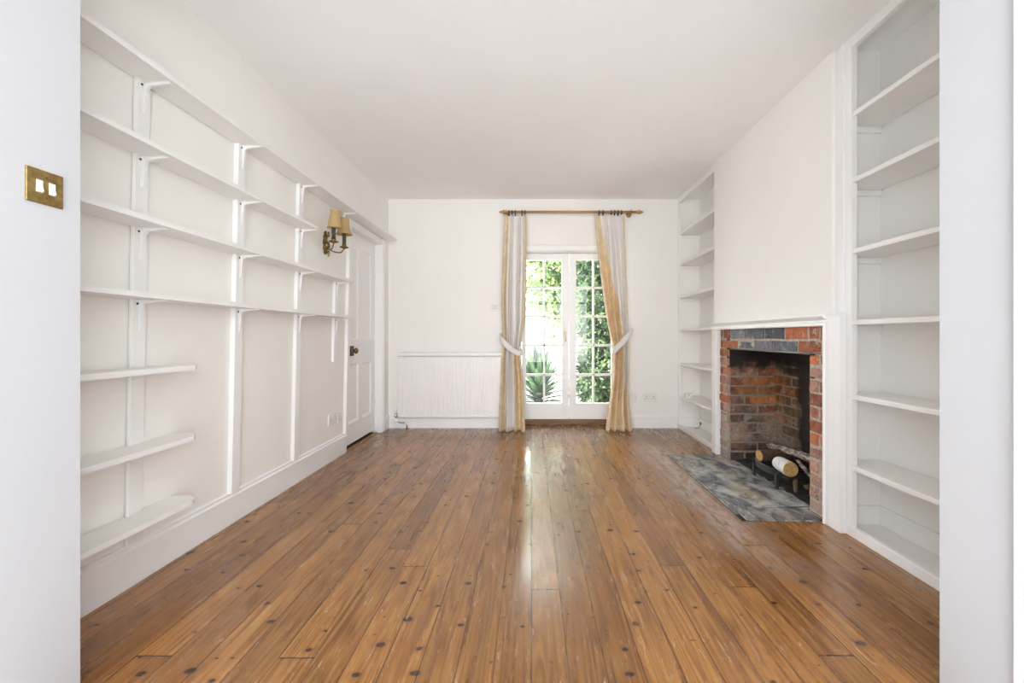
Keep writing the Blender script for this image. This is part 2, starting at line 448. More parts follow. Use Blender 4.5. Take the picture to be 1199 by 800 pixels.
# opening that the photograph is taken through
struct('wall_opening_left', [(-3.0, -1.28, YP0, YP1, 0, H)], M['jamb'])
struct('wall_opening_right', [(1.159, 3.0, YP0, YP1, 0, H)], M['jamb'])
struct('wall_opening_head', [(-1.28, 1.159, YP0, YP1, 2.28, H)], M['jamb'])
bm = bmesh.new(); box(bm, 1.140, 1.30, .955, 1.012, 0, 2.28, bev=.004)
obj('trim_opening', bm, M['trim'], None, 'structure')
# the room behind the camera, unseen; its window is sized for the light
RW = 2.6
struct('wall_rear_left', [(-3.1, -RW, -1.4, YP0, 0, H)], M['rear'])
struct('wall_rear_right', [(RW, 3.1, -1.4, YP0, 0, H)], M['rear'])
WX, WZ0, WZ1 = 1.8, .3, 2.35
struct('wall_rear', [(-3.1, -WX, -1.4, -1.2, 0, H), (WX, 3.1, -1.4, -1.2, 0, H), (-WX, WX, -1.4, -1.2, 0, WZ0), (-WX, WX, -1.4, -1.2, WZ1, H)], M['rear'])
bm = bmesh.new()
for xx in (-WX, -WX / 3, WX / 3, WX): box(bm, xx - .03, xx + .03, -1.33, -1.27, WZ0, WZ1)
for zz in (WZ0, WZ1 - .5, WZ1): box(bm, -WX, WX, -1.33, -1.27, zz - .03, zz + .03)
obj('window_1', bm, M['trim'], None, 'structure')
struct('wall_sky_block', [(-2.4, 2.4, -2.3, -2.2, -.06, 2.7), (-2.4, -2.3, -2.2, -1.4, -.06, 2.7), (2.3, 2.4, -2.2, -1.4, -.06, 2.7), (-2.4, 2.4, -2.2, -1.4, 2.6, 2.7), (-2.4, 2.4, -2.2, -1.4, -.06, 0)], M['rear'])  # unseen closed box, added to keep the sky out of the rear window
# black box added behind the panelled door to stop light leaking under it
struct('wall_hall_light_block', [(-2.4, -2.35, DN - .3, DF + .3, 0, H), (-2.4, -1.76, DN - .3, DN - .25, 0, H), (-2.4, -1.76, DF + .25, DF + .3, 0, H)], M['hall'])

# ------------------------------------------------------------------ skirting
def skirt_profile(h): return [(0, 0), (.016, 0), (.016, h - .035), (.019, h - .033), (.019, h - .026), (.011, h - .018), (.011, h - .006), (.006, h), (0, h)]
bm = bmesh.new(); prism(bm, skirt_profile(.172), 'y', YP1, DN, fn=lean)
obj('baseboard_left', bm, M['trim'], None, 'structure')
bm = bmesh.new(); prism(bm, [(-1.56 + a, b) for a, b in skirt_profile(.15)], 'y', DF + .06, YB)
obj('baseboard_left_corner', bm, M['trim'], None, 'structure')
bm = bmesh.new()
for a, b in ((-1.56, XD0 - .02), (XD1 + .02, 1.585)): prism(bm, [(YB - p, q) for p, q in skirt_profile(.135)], 'x', a, b)
obj('baseboard_back', bm, M['trim'], None, 'structure')

# ------------------------------------------------------------------ panelled door in the leaning wall
XDO = -1.625
dz0, dz1 = hz(523, zx(405, XDO)), 1.950
bm = bmesh.new()
PY = [(DN + .10, (DN + DF) / 2 - .045), ((DN + DF) / 2 + .045, DF - .095)]
PZ = [(.215, .75), (.965, 1.835)]
ys = [DN + .004] + [v for p in PY for v in p] + [DF - .004]; zs = [dz0] + [v for p in PZ for v in p] + [dz1]
for i in range(5):
    for j in range(5):
        if i % 2 == 1 and j % 2 == 1:
            y0, y1, z0, z1 = ys[i], ys[i + 1], zs[j], zs[j + 1]
            b = .016
            t = bmesh.new()      # sloping moulding round a sunk panel
            def q(yy0, yy1, zz0, zz1, x): return [t.verts.new((x, yy0, zz0)), t.verts.new((x, yy1, zz0)), t.verts.new((x, yy1, zz1)), t.verts.new((x, yy0, zz1))]
            L = [q(y0, y1, z0, z1, XDO), q(y0 + .005, y1 - .005, z0 + .005, z1 - .005, XDO - .002), q(y0 + .018, y1 - .018, z0 + .018, z1 - .018, XDO - .011), q(y0 + .02, y1 - .02, z0 + .02, z1 - .02, XDO - .013)]
            for A, B in zip(L, L[1:]):
                for k in range(4): t.faces.new([A[k], A[(k + 1) % 4], B[(k + 1) % 4], B[k]])
            t.faces.new(L[-1]); join(bm, t)
        else: box(bm, XDO - .04, XDO, ys[i], ys[i + 1], zs[j], zs[j + 1])
box(bm, XDO - .04, XDO - .02, DN, DF, dz0, dz1)
door = obj('door_1', bm, M['trim'], None, 'structure')
ky = zx(409.5, XDO); kz = hz(411, ky)
bx('rim_lock', (XDO, XDO + .026, DN + .030, DN + .165, kz - .045, kz + .045), M['iron'], door, bev=.003)
bm = bmesh.new(); kc = (XDO + .026, DN + .10, kz + .002)
lathe(bm, [(.018, 0), (.018, .006), (.009, .010), (.009, .026), (.020, .032), (.027, .042), (.026, .052), (.016, .060), (0.001, .062)], kc, 'x', 20)
obj('door_knob', bm, M['antique'], door)
bm = bmesh.new(); tube(bm, [(XDO + .004, DF - .012, .30), (XDO + .004, DF - .012, .40)], .006); tube(bm, [(XDO + .004, DF - .012, 1.6), (XDO + .004, DF - .012, 1.7)], .006)
obj('door_hinge', bm, M['trim'], door)
# frame: near architrave, head, far reveal
bm = bmesh.new()
box(bm, -.06, .026, DN - .045, DN + .003, .165, 1.955, bev=.004, fn=lean)
box(bm, -.06, .022, DN - .045, DF + .02, 1.951, 2.012, bev=.003, fn=lean)
box(bm, -1.66, -1.545, DF - .004, DF + .018, 0, 2.012, bev=.003)
box(bm, -1.60, -1.538, DF + .018, DF + .045, 0, 2.012, bev=.006)
box(bm, -1.60, -1.545, DF + .045, DF + .062, 0, 2.012, bev=.004)
box(bm, -1.67, -1.612, DN - .03, DN + .002, 0, 1.955)
obj('trim_door', bm, M['trim'], None, 'structure')
bm = bmesh.new(); box(bm, -1.622, -1.600, DN + .003, DF - .005, -.01, .008, bev=.003)
obj('trim_threshold', bm, M['thresh'], None, 'structure')
struct('floor_hall_shade', [(-2.4, -1.624, DN - .3, DF + .3, .0, .003)], M['hall'])  # black sheet painting in the shade of the gap under the door

# ------------------------------------------------------------------ shelving on the leaning wall
UP = [(zx(160.5, 1.58), .064, .019), (zx(276.5, 1.578), .062, .028), (zx(348, 1.578), .062, .026), (zx(390, 1.59), .055, .024)]
UW = [(y - w / 2, y + w / 2, d) for y, w, d in UP]
uz = [(.172, 2.03), (.165, 2.03), (.165, 2.03), (.795, 1.437)]
up_lab = ['broad white batten on shelf wall carrying the three short low shelves',
          'full-height white batten, next one along from the short low shelves',
          'full-height white batten between the brass wall light and the middle of the shelving',
          'short white batten beside the panelled door, ending just below knob height']
for i, ((a, b, d), (z0, z1)) in enumerate(zip(UW, uz)):
    bm = bmesh.new(); box(bm, .005 if i == 0 else .001, d, a, b, z0, z1, bev=.003, fn=lean)
    root = obj('shelf_upright', bm, M['shelf'] if i == 0 else M['trim']); tag(root, up_lab[i], 'shelf support', 'battens of the wall shelving')
DEP = .138
def bracket(y, z, parent, d=.027):
    bm = bmesh.new(); g = .0
    pr = [(d, z), (d + .105, z), (d + .105, z - .004), (d + .05, z - .010), (d + .020, z - .014), (d + .011, z - .024), (d + .006, z - .075), (d + .004, z - .118), (d, z - .118)]
    prism(bm, pr, 'y', y - .007, y + .007, fn=lean)
    prism(bm, [(d, z), (d + .105, z), (d + .105, z - .002), (d, z - .002)], 'y', y - .013, y + .013, fn=lean)
    prism(bm, [(d, z), (d + .002, z), (d + .002, z - .125), (d, z - .125)], 'y', y - .013, y + .013, fn=lean)
    obj('bracket', bm, M['trim'], parent)
    bm = bmesh.new(); lathe(bm, [(.0045, 0), (.0045, .002), (.001, .003)], lean(Vector((d + .002, y - .019, z - .016))), 'x', 8)
    obj('screw', bm, M['dark'], parent)
def wall_shelf(z, y0, y1, ups, th, label, dep=DEP, extra=(), clip=False):
    outline = [(.005, y0)]
    for k in ups:
        a, b, d = UW[k]
        if a > y0 and b < y1: outline += [(.005, a - .002), (d + .001, a - .002), (d + .001, b + .002), (.005, b + .002)]
    outline += [(.005, y1)]
    if clip: outline += [(dep - .055, y1), (dep - .012, y1 - .03), (dep, y1 - .055)]
    else: outline += [(dep, y1)]
    outline += [(dep, y0)]
    t = bmesh.new(); prism(t, outline, 'z', z, z + th, fn=None)
    bmesh.ops.triangulate(t, faces=[f for f in t.faces if len(f.verts) > 4])
    bm = bmesh.new(); join(bm, t, 0, lean)
    o = obj('wall_shelf', bm, M['shelf'])
    tag(o, label, 'shelf', 'shelves on the leaning wall')
    for k in ups:
        if not clip: bracket((UW[k][0] + UW[k][1]) / 2 + .006, z - .0005, o, UW[k][2] + .0005)
    for y in extra: bracket(y, z - .0005, o, .024)
    return o
YS = YP1 + .01
wall_shelf(2.020, YS, zx(467, 1.41), (0, 1, 2), .02, 'longest and highest white wall shelf, running on above the panelled door', extra=(zx(401.5, 1.555), zx(451, 1.545)))
wall_shelf(1.722, YS, zx(371.5, 1.44), (0, 1, 2), .02, 'white wall shelf second from the top, ending before the brass wall light')
wall_shelf(1.435, YS, zx(414, 1.45), (0, 1, 2, 3), .02, 'white wall shelf third from the top, just under the brass wall light')
wall_shelf(1.147, YS, zx(415, 1.46), (0, 1, 2, 3), .02, 'lowest of the four long white wall shelves, at eye level')
ye = zx(229, 1.475) + .03
wall_shelf(.855, YS, ye, (0,), .021, 'topmost of the three short white shelves low on the wall', clip=True)
wall_shelf(.548, YS, ye, (0,), .021, 'middle one of the three short white shelves low on the wall', clip=True)
wall_shelf(.268, YS, ye, (0,), .021, 'lowest short white shelf, just above the skirting board', clip=True)

# ------------------------------------------------------------------ electrical fittings
def plate_left(y0, y1, z0, z1, label, gang):
    yc, zc = (y0 + y1) / 2, (z0 + z1) / 2
    t = thing('wall_socket', lean(Vector((0, yc, z0))), label, 'socket')
    bm = bmesh.new(); box(bm, 0, .011, y0, y1, z0, z1, bev=.003, fn=lean); obj('face_plate', bm, M['plastic'], t)
    w = (y1 - y0) / gang
    for g in range(gang):
        bm = bmesh.new()
        c = y0 + w * (g + .5)
        for dy, dz, sw, sh in ((0, .012, .004, .009), (-.011, -.010, .007, .0035), (.011, -.010, .007, .0035)):
            box(bm, .0105, .0118, c + dy - sw / 2, c + dy + sw / 2, zc + dz - sh / 2, zc + dz + sh / 2, fn=lean)
        obj('pin_slot', bm, M['dark'], t)
        bm = bmesh.new(); box(bm, .0105, .0145, c - .006 + .02, c + .006 + .02, zc + .012, zc + .03, bev=.001, fn=lean)
        obj('rocker', bm, M['plastic'], t)
ya, yb = zx(384.3, 1.60), zx(394.2, 1.60)
plate_left(ya, yb, hz(499.5, ya), hz(486, ya), 'white double socket low on shelf wall beside the door', 2)
ya, yb = zx(395.3, 1.60), zx(400, 1.60)
plate_left(ya, yb, hz(496, ya), hz(484.5, ya), 'small single white outlet plate touching the door architrave', 1)

def back_plate(name, px0, px1, py0, py1, label, cat, kind, yb=YB):
    x0, x1, z1, z0 = xp(px0, yb), xp(px1, yb), hz(py0, yb), hz(py1, yb)
    t = thing(name, ((x0 + x1) / 2, yb, z0), label, cat)
    zc = (z0 + z1) / 2
    bm = bmesh.new(); box(bm, x0, x1, yb - .010, yb, z0, z1, bev=.003); obj('face_plate', bm, M['plastic'], t)
    if kind == 'switch':
        for i in range(2):
            c = x0 + (x1 - x0) * (.32 + .36 * i)
            bm = bmesh.new(); box(bm, c - .011, c + .011, yb - .0104, yb - .0096, zc - .022, zc + .022); obj('rocker_gap', bm, M['dark'], t)
            bm = bmesh.new(); prism(bm, [(yb - .010, zc - .020), (yb - .015, zc - .020), (yb - .011, zc), (yb - .012, zc + .020), (yb - .010, zc + .020)], 'x', c - .009, c + .009); obj('rocker', bm, M['plastic'], t)
    if kind == 'socket':
        for g in range(2):
            bm = bmesh.new(); bs = bmesh.new()
            c = x0 + (x1 - x0) * (.25 + .5 * g)
            for dx, dz, sw, sh in ((0, .010, .006, .011), (-.012, -.012, .010, .005), (.012, -.012, .010, .005)): box(bm, c + dx - sw / 2, c + dx + sw / 2, yb - .0106, yb - .0098, zc + dz - sh / 2, zc + dz + sh / 2)
            s = -1 if g == 0 else 1
            box(bs, c + s * .022 - .006, c + s * .022 + .006, yb - .014, yb - .0095, zc + .010, zc + .030, bev=.001)
            obj('pin_slot', bm, M['dark'], t); obj('rocker', bs, M['plastic'], t)
    if kind == 'blank':
        for s in (-1, 1):
            bm = bmesh.new(); lathe(bm, [(.004, 0), (.004, -.002), (.001, -.003)], ((x0 + x1) / 2 + s * .03, yb - .010, zc), 'y', 8); obj('screw', bm, M['chrome'], t)
    return t
back_plate('light_switch', 574, 584, 355, 364.7, 'white double light switch on back wall beside the curtain', 'switch', 'switch')
back_plate('wall_socket', 753, 769.5, 460.6, 471, 'white double socket low on back wall near the far alcove', 'socket', 'socket')
back_plate('blank_socket_plate', 736, 746, 460, 470.5, 'white blank outlet plate half behind the gold curtain hem', 'outlet plate', 'blank')

# brass switch on the jamb
XJ = -1.28
y0, y1 = XJ * F / (28.5 - CXP), XJ * F / (72 - CXP)
z0, z1 = hz(245.5, y1), hz(207.5, y1)
t = thing('light_switch', (XJ, (y0 + y1) / 2, z0), 'aged brass switch plate with two white rockers on opening jamb', 'switch')
bm = bmesh.new(); box(bm, XJ, XJ + .006, y0, y1, z0, z1, bev=.002); obj('face_plate', bm, M['brass'], t)
zc = (z0 + z1) / 2; yc = (y0 + y1) / 2
for s in (-1, 1):
    c = yc + s * .0145
    bm = bmesh.new(); box(bm, XJ + .0055, XJ + .0075, c - .0075, c + .0075, zc - .016, zc + .016, bev=.001); obj('rocker_frame', bm, M['plastic'], t)
    bm = bmesh.new(); prism(bm, [(XJ + .007, zc - .013), (XJ + .0125, zc - .013), (XJ + .009, zc), (XJ + .009, zc + .013), (XJ + .007, zc + .013)], 'y', c - .0055, c + .0055); obj('rocker', bm, M['plastic'], t)
    bm = bmesh.new(); lathe(bm, [(.0035, 0), (.0035, .001), (.001, .0016)], (XJ + .006, yc, zc + s * .027), 'x', 10); obj('screw', bm, M['antique'], t)

# ------------------------------------------------------------------ brass wall light
sy = zx(381, 1.57); szb = hz(298.5, sy); szt = hz(270, sy)
sx = LX(1.7)
t = thing('wall_light', (sx, sy, szb), 'two-armed antique brass wall light with parchment shades beside the door', 'wall light')
bm = bmesh.new(); hh = szt - szb; zc = (szb + szt) / 2
prof = [(0, -.5), (.10, -.46), (.16, -.40), (.10, -.34), (.24, -.28), (.20, -.10), (.27, 0), (.20, .12), (.24, .26), (.12, .32), (.15, .38), (.08, .44), (0, .5)]
out = [(sy + r * hh * .62, zc + h * hh) for r, h in prof] + [(sy - r * hh * .62, zc + h * hh) for r, h in reversed(prof[1:-1])]
prism(bm, out, 'x', sx - .001, sx + .012, bev=.002)
lathe(bm, [(.022, 0), (.030, .008), (.024, .020), (.012, .026), (0.001, .030)], (sx + .012, sy, zc - .02), 'x', 16)
for k in range(5): lathe(bm, [(.010, 0), (.008, .006), (.001, .009)], (sx + .012, sy + (-1) ** k * .014, zc - .07 + .032 * k), 'x', 10)
lathe(bm, [(.001, -.045), (.008, -.036), (.004, -.028), (.010, -.018), (.007, 0), (.001, .004)], (sx + .03, sy, szb + .03), 'z', 12)
lathe(bm, [(.007, 0), (.010, .012), (.004, .02), (.008, .03), (.001, .042)], (sx + .03, sy, zc + .045), 'z', 12)
obj('backplate', bm, M['antique'], t)
for k, (pxc, pyp, yy, xx) in enumerate(((390.7, 285, sy - .105, -1.468), (403, 291.5, sy + .105, -1.482))):
    yy = abs(xx) * F / (CXP - pxc); zp = hz(pyp, yy) + .006
    bm = bmesh.new()
    P0 = Vector((sx + .02, sy + (.012 if k else -.012), zc - .045)); P3 = Vector((xx, yy, zp - .006))
    path = []
    for i in range(13):
        u = i / 12; p = P0.lerp(P3, u); p.z = P0.z + (P3.z - .028 - P0.z) * min(1, u * 1.25) + (.028 * max(0, (u - .8) / .2)); p.z -= .012 * math.sin(math.pi * u); path.append(p)
    tube(bm, path, .0045, 8)
    obj('arm', bm, M['antique'], t)
    bm = bmesh.new(); lathe(bm, [(.004, -.008), (.010, -.004), (.030, .002), (.036, .008), (.034, .009), (.014, .006), (.017, .016), (.016, .030), (.004, .031)], (xx, yy, zp), 'z', 20)
    obj('drip_pan', bm, M['antique'], t)
    bm = bmesh.new(); lathe(bm, [(.0135, .03), (.0135, .125), (.009, .128), (.009, .16), (.001, .161)], (xx, yy, zp), 'z', 14)
    obj('candle_tube', bm, M['candle'], t)
    R = Matrix.Rotation(math.radians(7 if k == 0 else 2), 3, 'Y') @ Matrix.Rotation(math.radians(6 if k == 0 else 0), 3, 'X')
    bm = bmesh.new(); hs = .128; pr = []
    for i in range(9):
        u = i / 8; r = .030 + .030 * (u ** 2.0) if k else .032 + .018 * u; pr.append((r, hs * (1 - u)))
    pr = pr + [(pr[-1][0] - .002, .001)] + [(r - .002, h) for r, h in reversed(pr[:-1])]
    lathe(bm, pr, (xx + (.006 if k == 0 else .002), yy, zp + .108), 'z', 28, mat=R)
    # open lampshade: drop the end caps
    bmesh.ops.delete(bm, geom=[f for f in bm.faces if len(f.verts) > 4], context='FACES_ONLY')
    sh = obj('lamp_shade', bm, M['shade'], t)
    bm = bmesh.new(); rb = pr[8][0]; torus(bm, (xx + (.006 if k == 0 else .002), yy, zp + .108), rb, .0022, 'z', 28, 6); obj('shade_rim', bm, M['shade'], sh); bm = bmesh.new(); torus(bm, (xx + (.006 if k == 0 else .002), yy, zp + .108 + hs), .031, .002, 'z', 24, 6)
    obj('shade_rim', bm, M['shade'], sh)

# ------------------------------------------------------------------ radiator
yr = YB - .072
x0, x1 = xp(465.5, yr), xp(592, yr); z0, z1 = hz(489.5, yr), hz(413, yr)
t = thing('radiator', ((x0 + x1) / 2, yr, 0), 'white ribbed panel radiator on back wall beside the curtain', 'radiator')
bm = bmesh.new()
prf = [(x0, yr + .05), (x0, yr + .002), (x0 + .02, yr)]; n = 29; wv = (x1 - x0 - .04) / n
for i in range(n):
    a = x0 + .02 + i * wv; prf += [(a + wv * .18, yr), (a + wv * .30, yr + .0035), (a + wv * .62, yr + .0035), (a + wv * .74, yr)]
prf += [(x1 - .02, yr), (x1, yr + .002), (x1, yr + .05)]
top = z1 - .045
prism(bm, prf, 'z', z0 + .03, top - .012)
box(bm, x0, x1, yr - .001, yr + .05, z0, z0 + .032, bev=.008)
box(bm, x0, x1, yr - .001, yr + .05, top - .014, top + .004, bev=.006)
obj('panel', bm, M['rad'], t)
bm = bmesh.new(); box(bm, x0 - .004, x1 + .004, yr - .006, YB - .012, top + .009, z1, bev=.004)
obj('top_casing', bm, M['rad'], t)
bm = bmesh.new()
for i in range(40): a = x0 + .03 + i * (x1 - x0 - .06) / 40; box(bm, a, a + .018, yr + .01, YB - .02, z1 - .0005, z1 + .0006)
obj('top_grille', bm, M['dark'], t)
bm = bmesh.new(); box(bm, x0 - .002, x0 + .001, yr + .004, YB - .012, z0 + .02, top, bev=.001); obj('side_casing', bm, M['rad'], t)
vx, vy = xp(462.6, yr), yr + .03; vz = hz(488, yr)
bm = bmesh.new(); lathe(bm, [(.011, -.012), (.014, -.008), (.014, .012), (.010, .018), (.010, .028)], (vx, vy, vz), 'z', 14); tube(bm, [(vx, vy, vz + .006), (x0 + .01, vy, vz + .006)], .009); obj('valve_body', bm, M['chrome'], t)
bm = bmesh.new(); lathe(bm, [(.014, .028), (.019, .034), (.019, .062), (.015, .072), (.001, .074)], (vx, vy, vz), 'z', 16); obj('valve_cap', bm, M['plastic'], t)
px = xp(475.5, yr)
bm = bmesh.new(); tube(bm, [(vx, vy, vz - .01), (vx + .003, vy, vz - .035), (vx + .02, vy, vz - .062), (vx + .045, vy, vz - .07), (px - .025, vy, vz - .072), (px - .006, vy, vz - .078), (px, vy, vz - .095), (px, vy, 0)], .0075, 10); obj('pipe', bm, M['chrome'], t)

# ------------------------------------------------------------------ french doors
YD = YB + .17                     # plane of the leaves
sc = F / YD
def fx(p): return (p - CXP) / sc
def fz(p): return 1 + (CYP - p) / sc
bm = bmesh.new()
lz0, lz1 = fz(491), fz(297)
box(bm, XD0, XD1, YB + .012, YD + .09, lz1 + .003, ZDT, bev=.004)
box(bm, XD0, XD0 + .05, YD - .02, YD + .09, 0, lz1 + .01, bev=.004)
box(bm, XD1 - .05, XD1, YD - .02, YD + .09, 0, lz1 + .01, bev=.004)
obj('trim_french_door', bm, M['trim'], None, 'structure')
bm = bmesh.new(); box(bm, XD0 + .05, XD1 - .05, YD - .025, YD + .14, 0, lz0 - .004, bev=.006)
obj('trim_sill', bm, M['sill_wood'], None, 'structure')
RZ = [(fz(p1), fz(p0)) for p0, p1 in ((304.4, 335.5), (338, 369.2), (372, 403), (406, 437.7), (440.5, 472.3))]
def leaf(name, xa, xb, cols):
    bm = bmesh.new(); g0, g1 = RZ[-1][0], RZ[0][1]
    ca, cb = cols[0][0], cols[-1][1]
    box(bm, xa, ca, YD, YD + .045, lz0, lz1, bev=.003); box(bm, cb, xb, YD, YD + .045, lz0, lz1, bev=.003)
    box(bm, ca - .001, cb + .001, YD, YD + .045, lz0, g0, bev=.003); box(bm, ca - .001, cb + .001, YD, YD + .045, g1, lz1, bev=.003)
    o = obj(name, bm, M['trim'], None, 'structure')
    bm = bmesh.new()
    for (a0, a1), (b0, b1) in zip(cols, cols[1:]): box(bm, a1, b0, YD + .006, YD + .04, g0, g1, bev=.004)
    for k in range(4): box(bm, ca, cb, YD + .006, YD + .04, RZ[k + 1][1], RZ[k][0], bev=.004)
    obj('glazing_bar', bm, M['trim'], o)
    bx('glass_pane', (ca, cb, YD + .021, YD + .025, g0, g1), M['glass'], o)
    return o
xm = fx(666.3)
lw = xm - .0025 - (XD0 + .053)
cL = [(fx(616.4) - .195, fx(616.4) - .018), (fx(616.4), fx(636.3)), (fx(638.6), fx(657.8))]
cL = [(fx(616) , fx(636.2)), (fx(638.4), fx(657.8))]
cR = [(fx(674.6), fx(693.8)), (fx(696.2), fx(716))]
dl = leaf('door_2', XD0 + .053, xm - .002, cL)
dr = leaf('door_3', xm + .002, XD1 - .053, cR)
bm = bmesh.new(); hx = fx(660.8); hzc = fz(394)
box(bm, hx - .014, hx + .014, YD - .005, YD, hzc - .10, hzc + .10, bev=.002); obj('handle_plate', bm, M['plastic'], dl)
bm = bmesh.new(); tube(bm, [(hx, YD - .004, hzc + .05), (hx, YD - .04, hzc + .05), (hx + .01, YD - .046, hzc + .05), (hx + .012, YD - .046, hzc - .03), (hx + .012, YD - .044, hzc - .06)], .0065, 10); obj('door_handle', bm, M['bright_brass'], dl)
bm = bmesh.new(); box(bm, xm - .016, xm + .012, YD - .012, YD + .0, fz(465.5), fz(461), bev=.002); obj('door_bolt', bm, M['plastic'], dl)
bm = bmesh.new(); box(bm, xm - .006, xm + .006, YD - .006, YD + .0, fz(324), fz(319), bev=.002); obj('door_bolt', bm, M['plastic'], dr)
struct('trim_reveal', [(XD0 - .0, XD0 + .004, YB, YD, 0, ZDT), (XD1 - .004, XD1, YB, YD, 0, ZDT)], M['wall'])

# ------------------------------------------------------------------ curtain pole, curtains, tiebacks
YCU = YB - .12
pz = hz(248.3, YCU); pr_ = .0135
t = thing('curtain_pole', ((xp(586, YCU) + xp(753, YCU)) / 2, YCU, pz), 'turned wooden curtain pole above the french doors', 'curtain pole')
bm = bmesh.new(); tube(bm, [(xp(592, YCU), YCU, pz), (xp(746, YCU), YCU, pz)], pr_, 18); obj('rod', bm, M['pole_wood'], t)
fin = [(.013, 0), (.020, .006), (.013, .012), (.013, .020), (.024, .032), (.019, .046), (.010, .052), (.014, .058), (.011, .070), (.004, .080), (.001, .084)]
bm = bmesh.new(); lathe(bm, [(r, -h) for r, h in fin], (xp(593.5, YCU), YCU, pz), 'x', 20); obj('finial', bm, M['pole_wood'], t)
bm = bmesh.new(); lathe(bm, fin, (xp(744.5, YCU), YCU, pz), 'x', 20); obj('finial', bm, M['pole_wood'], t)
for q in (592.5, 739):
    bm = bmesh.new(); xx = xp(q, YCU)
    lathe(bm, [(.028, 0), (.028, -.010), (.014, -.018), (.011, -.09)], (xx, YB, pz), 'y', 18); torus(bm, (xx, YCU, pz), .019, .006, 'x', 20, 8)
    obj('pole_bracket', bm, M['pole_wood'], t)

def interp(tab, y):
    for (a, *va), (b, *vb) in zip(tab, tab[1:]):
        if y <= b:
            u = max(0, min(1, (y - a) / (b - a))); u = u * u * (3 - 2 * u) if False else u
            return [p + (q - p) * u for p, q in zip(va, vb)]
    return list(tab[-1][1:])
def curtain(label, tab, gold, ringpx, folds, seed):
    rnd = random.Random(seed)
    ph = [rnd.uniform(0, 6.28) for _ in range(4)]
    NR, NC = 90, 120
    zt, zb = hz(252.0, YCU), .004
    def yd(v): return YCU - .005 - .05 * max(0, (v - .80) / .20) ** 1.5
    rows = []
    for r in range(NR + 1):
        v = r / NR; z = zt + (zb - zt) * v
        py = CYP - (z - 1) * F / (yd(v) - .04)          # table is keyed by picture height
        xl, xr = interp(tab, py); yc = yd(v)
        X0, X1 = xp(xl, yc), xp(xr, yc)
        amp = .020 + .030 * min(1, v * 2.5)
        row = []
        for c in range(NC + 1):
            u = c / NC
            wob = .05 * math.sin(5 * v + ph[0]) + .03 * math.sin(11 * v + ph[1])
            a = 2 * math.pi * (folds * (u + .03 * math.sin(6.28 * u * 2 + ph[2] + 2 * v)) + wob)
            s = math.sin(a) + .18 * math.sin(2 * a + ph[3] + 3 * v)
            edge = min(1, min(u, 1 - u) / .05)
            y = yc - amp * s * (.35 + .65 * edge) * (1 if v > .02 else .6)
            x = X0 + (X1 - X0) * (u + .012 * math.cos(a) * edge)
            zz = z
            if v > .985: zz = z + .004 * max(0, math.sin(a * .5))
            if v < .004: zz = z + .006 * math.cos(a)
            row.append(Vector((x, y, zz)))
        rows.append((py, row))
    cx = sum(p.x for p in rows[-1][1]) / (NC + 1)
    root = thing('curtain', (cx, yd(1), 0), label, 'curtain')
    bms = [bmesh.new(), bmesh.new()]; vm = [{}, {}]
    for r in range(NR):
        for c in range(NC):
            py = rows[r][0]; u = (c + .5) / NC; k = 1 if gold(py, u) else 0
            def vv(i, j):
                if (i, j) not in vm[k]: vm[k][(i, j)] = bms[k].verts.new(rows[i][1][j])
                return vm[k][(i, j)]
            f = bms[k].faces.new([vv(r, c), vv(r, c + 1), vv(r + 1, c + 1), vv(r + 1, c)]); f.smooth = True
    for k, nm in enumerate(('lining', 'border')):
        o = obj(nm, bms[k], M['lining'] if k == 0 else M['damask'], root)
        so = o.modifiers.new('Solidify', 'SOLIDIFY'); so.thickness = .003; so.offset = 0
    for q in ringpx:
        bm = bmesh.new(); xx = xp(q, YCU); torus(bm, (xx, YCU, pz - .010), .027, .0055, 'x', 22, 8)
        tube(bm, [(xx, YCU, pz - .036), (xx, YCU - .002, zt - .004)], .0025, 6)
        obj('ring', bm, M['bronze'], root)
    return root
curtain('cream curtain with narrow gold border beside the radiator, tied back',
        [(250, 591, 616.5), (300, 588.7, 616.5), (350, 587, 616), (375, 587.4, 615), (395, 588.6, 611.5), (413, 588, 608.8), (425, 586.8, 610), (440, 586, 612), (470, 584.7, 613.8), (498, 584, 614.8), (508, 583.8, 614.8)],
        lambda py, u: (u < .19 if py < 420 else u < .22) or (u > .90 and py < 405) or (u > .62 + .0 * py and py > 411) or py > 500.5,
        (596.2, 599.6, 603.4, 611.2, 614.8), 3.4, 3)
def g2(py, u):
    b = interp([(250, .18), (300, .32), (323, .43), (375, .66), (412, .70), (440, .68), (458, .84), (470, 1.1), (520, 1.1)], py)[0]
    return u < b or u > .94
curtain('curtain with broad gold damask edge swept towards the far alcove, tied back',
        [(250, 696, 731.4), (285, 699, 732.6), (323, 703.3, 733.8), (375, 710.3, 736), (400, 715.5, 737.2), (412, 718, 737), (440, 717, 737.5), (460, 714.8, 736.4), (480, 712, 737.5), (500, 709.3, 740.5), (510, 709.5, 741.8)],
        g2, (701.5, 706, 715.5, 719.5, 723.5, 727.5), 3.6, 9)
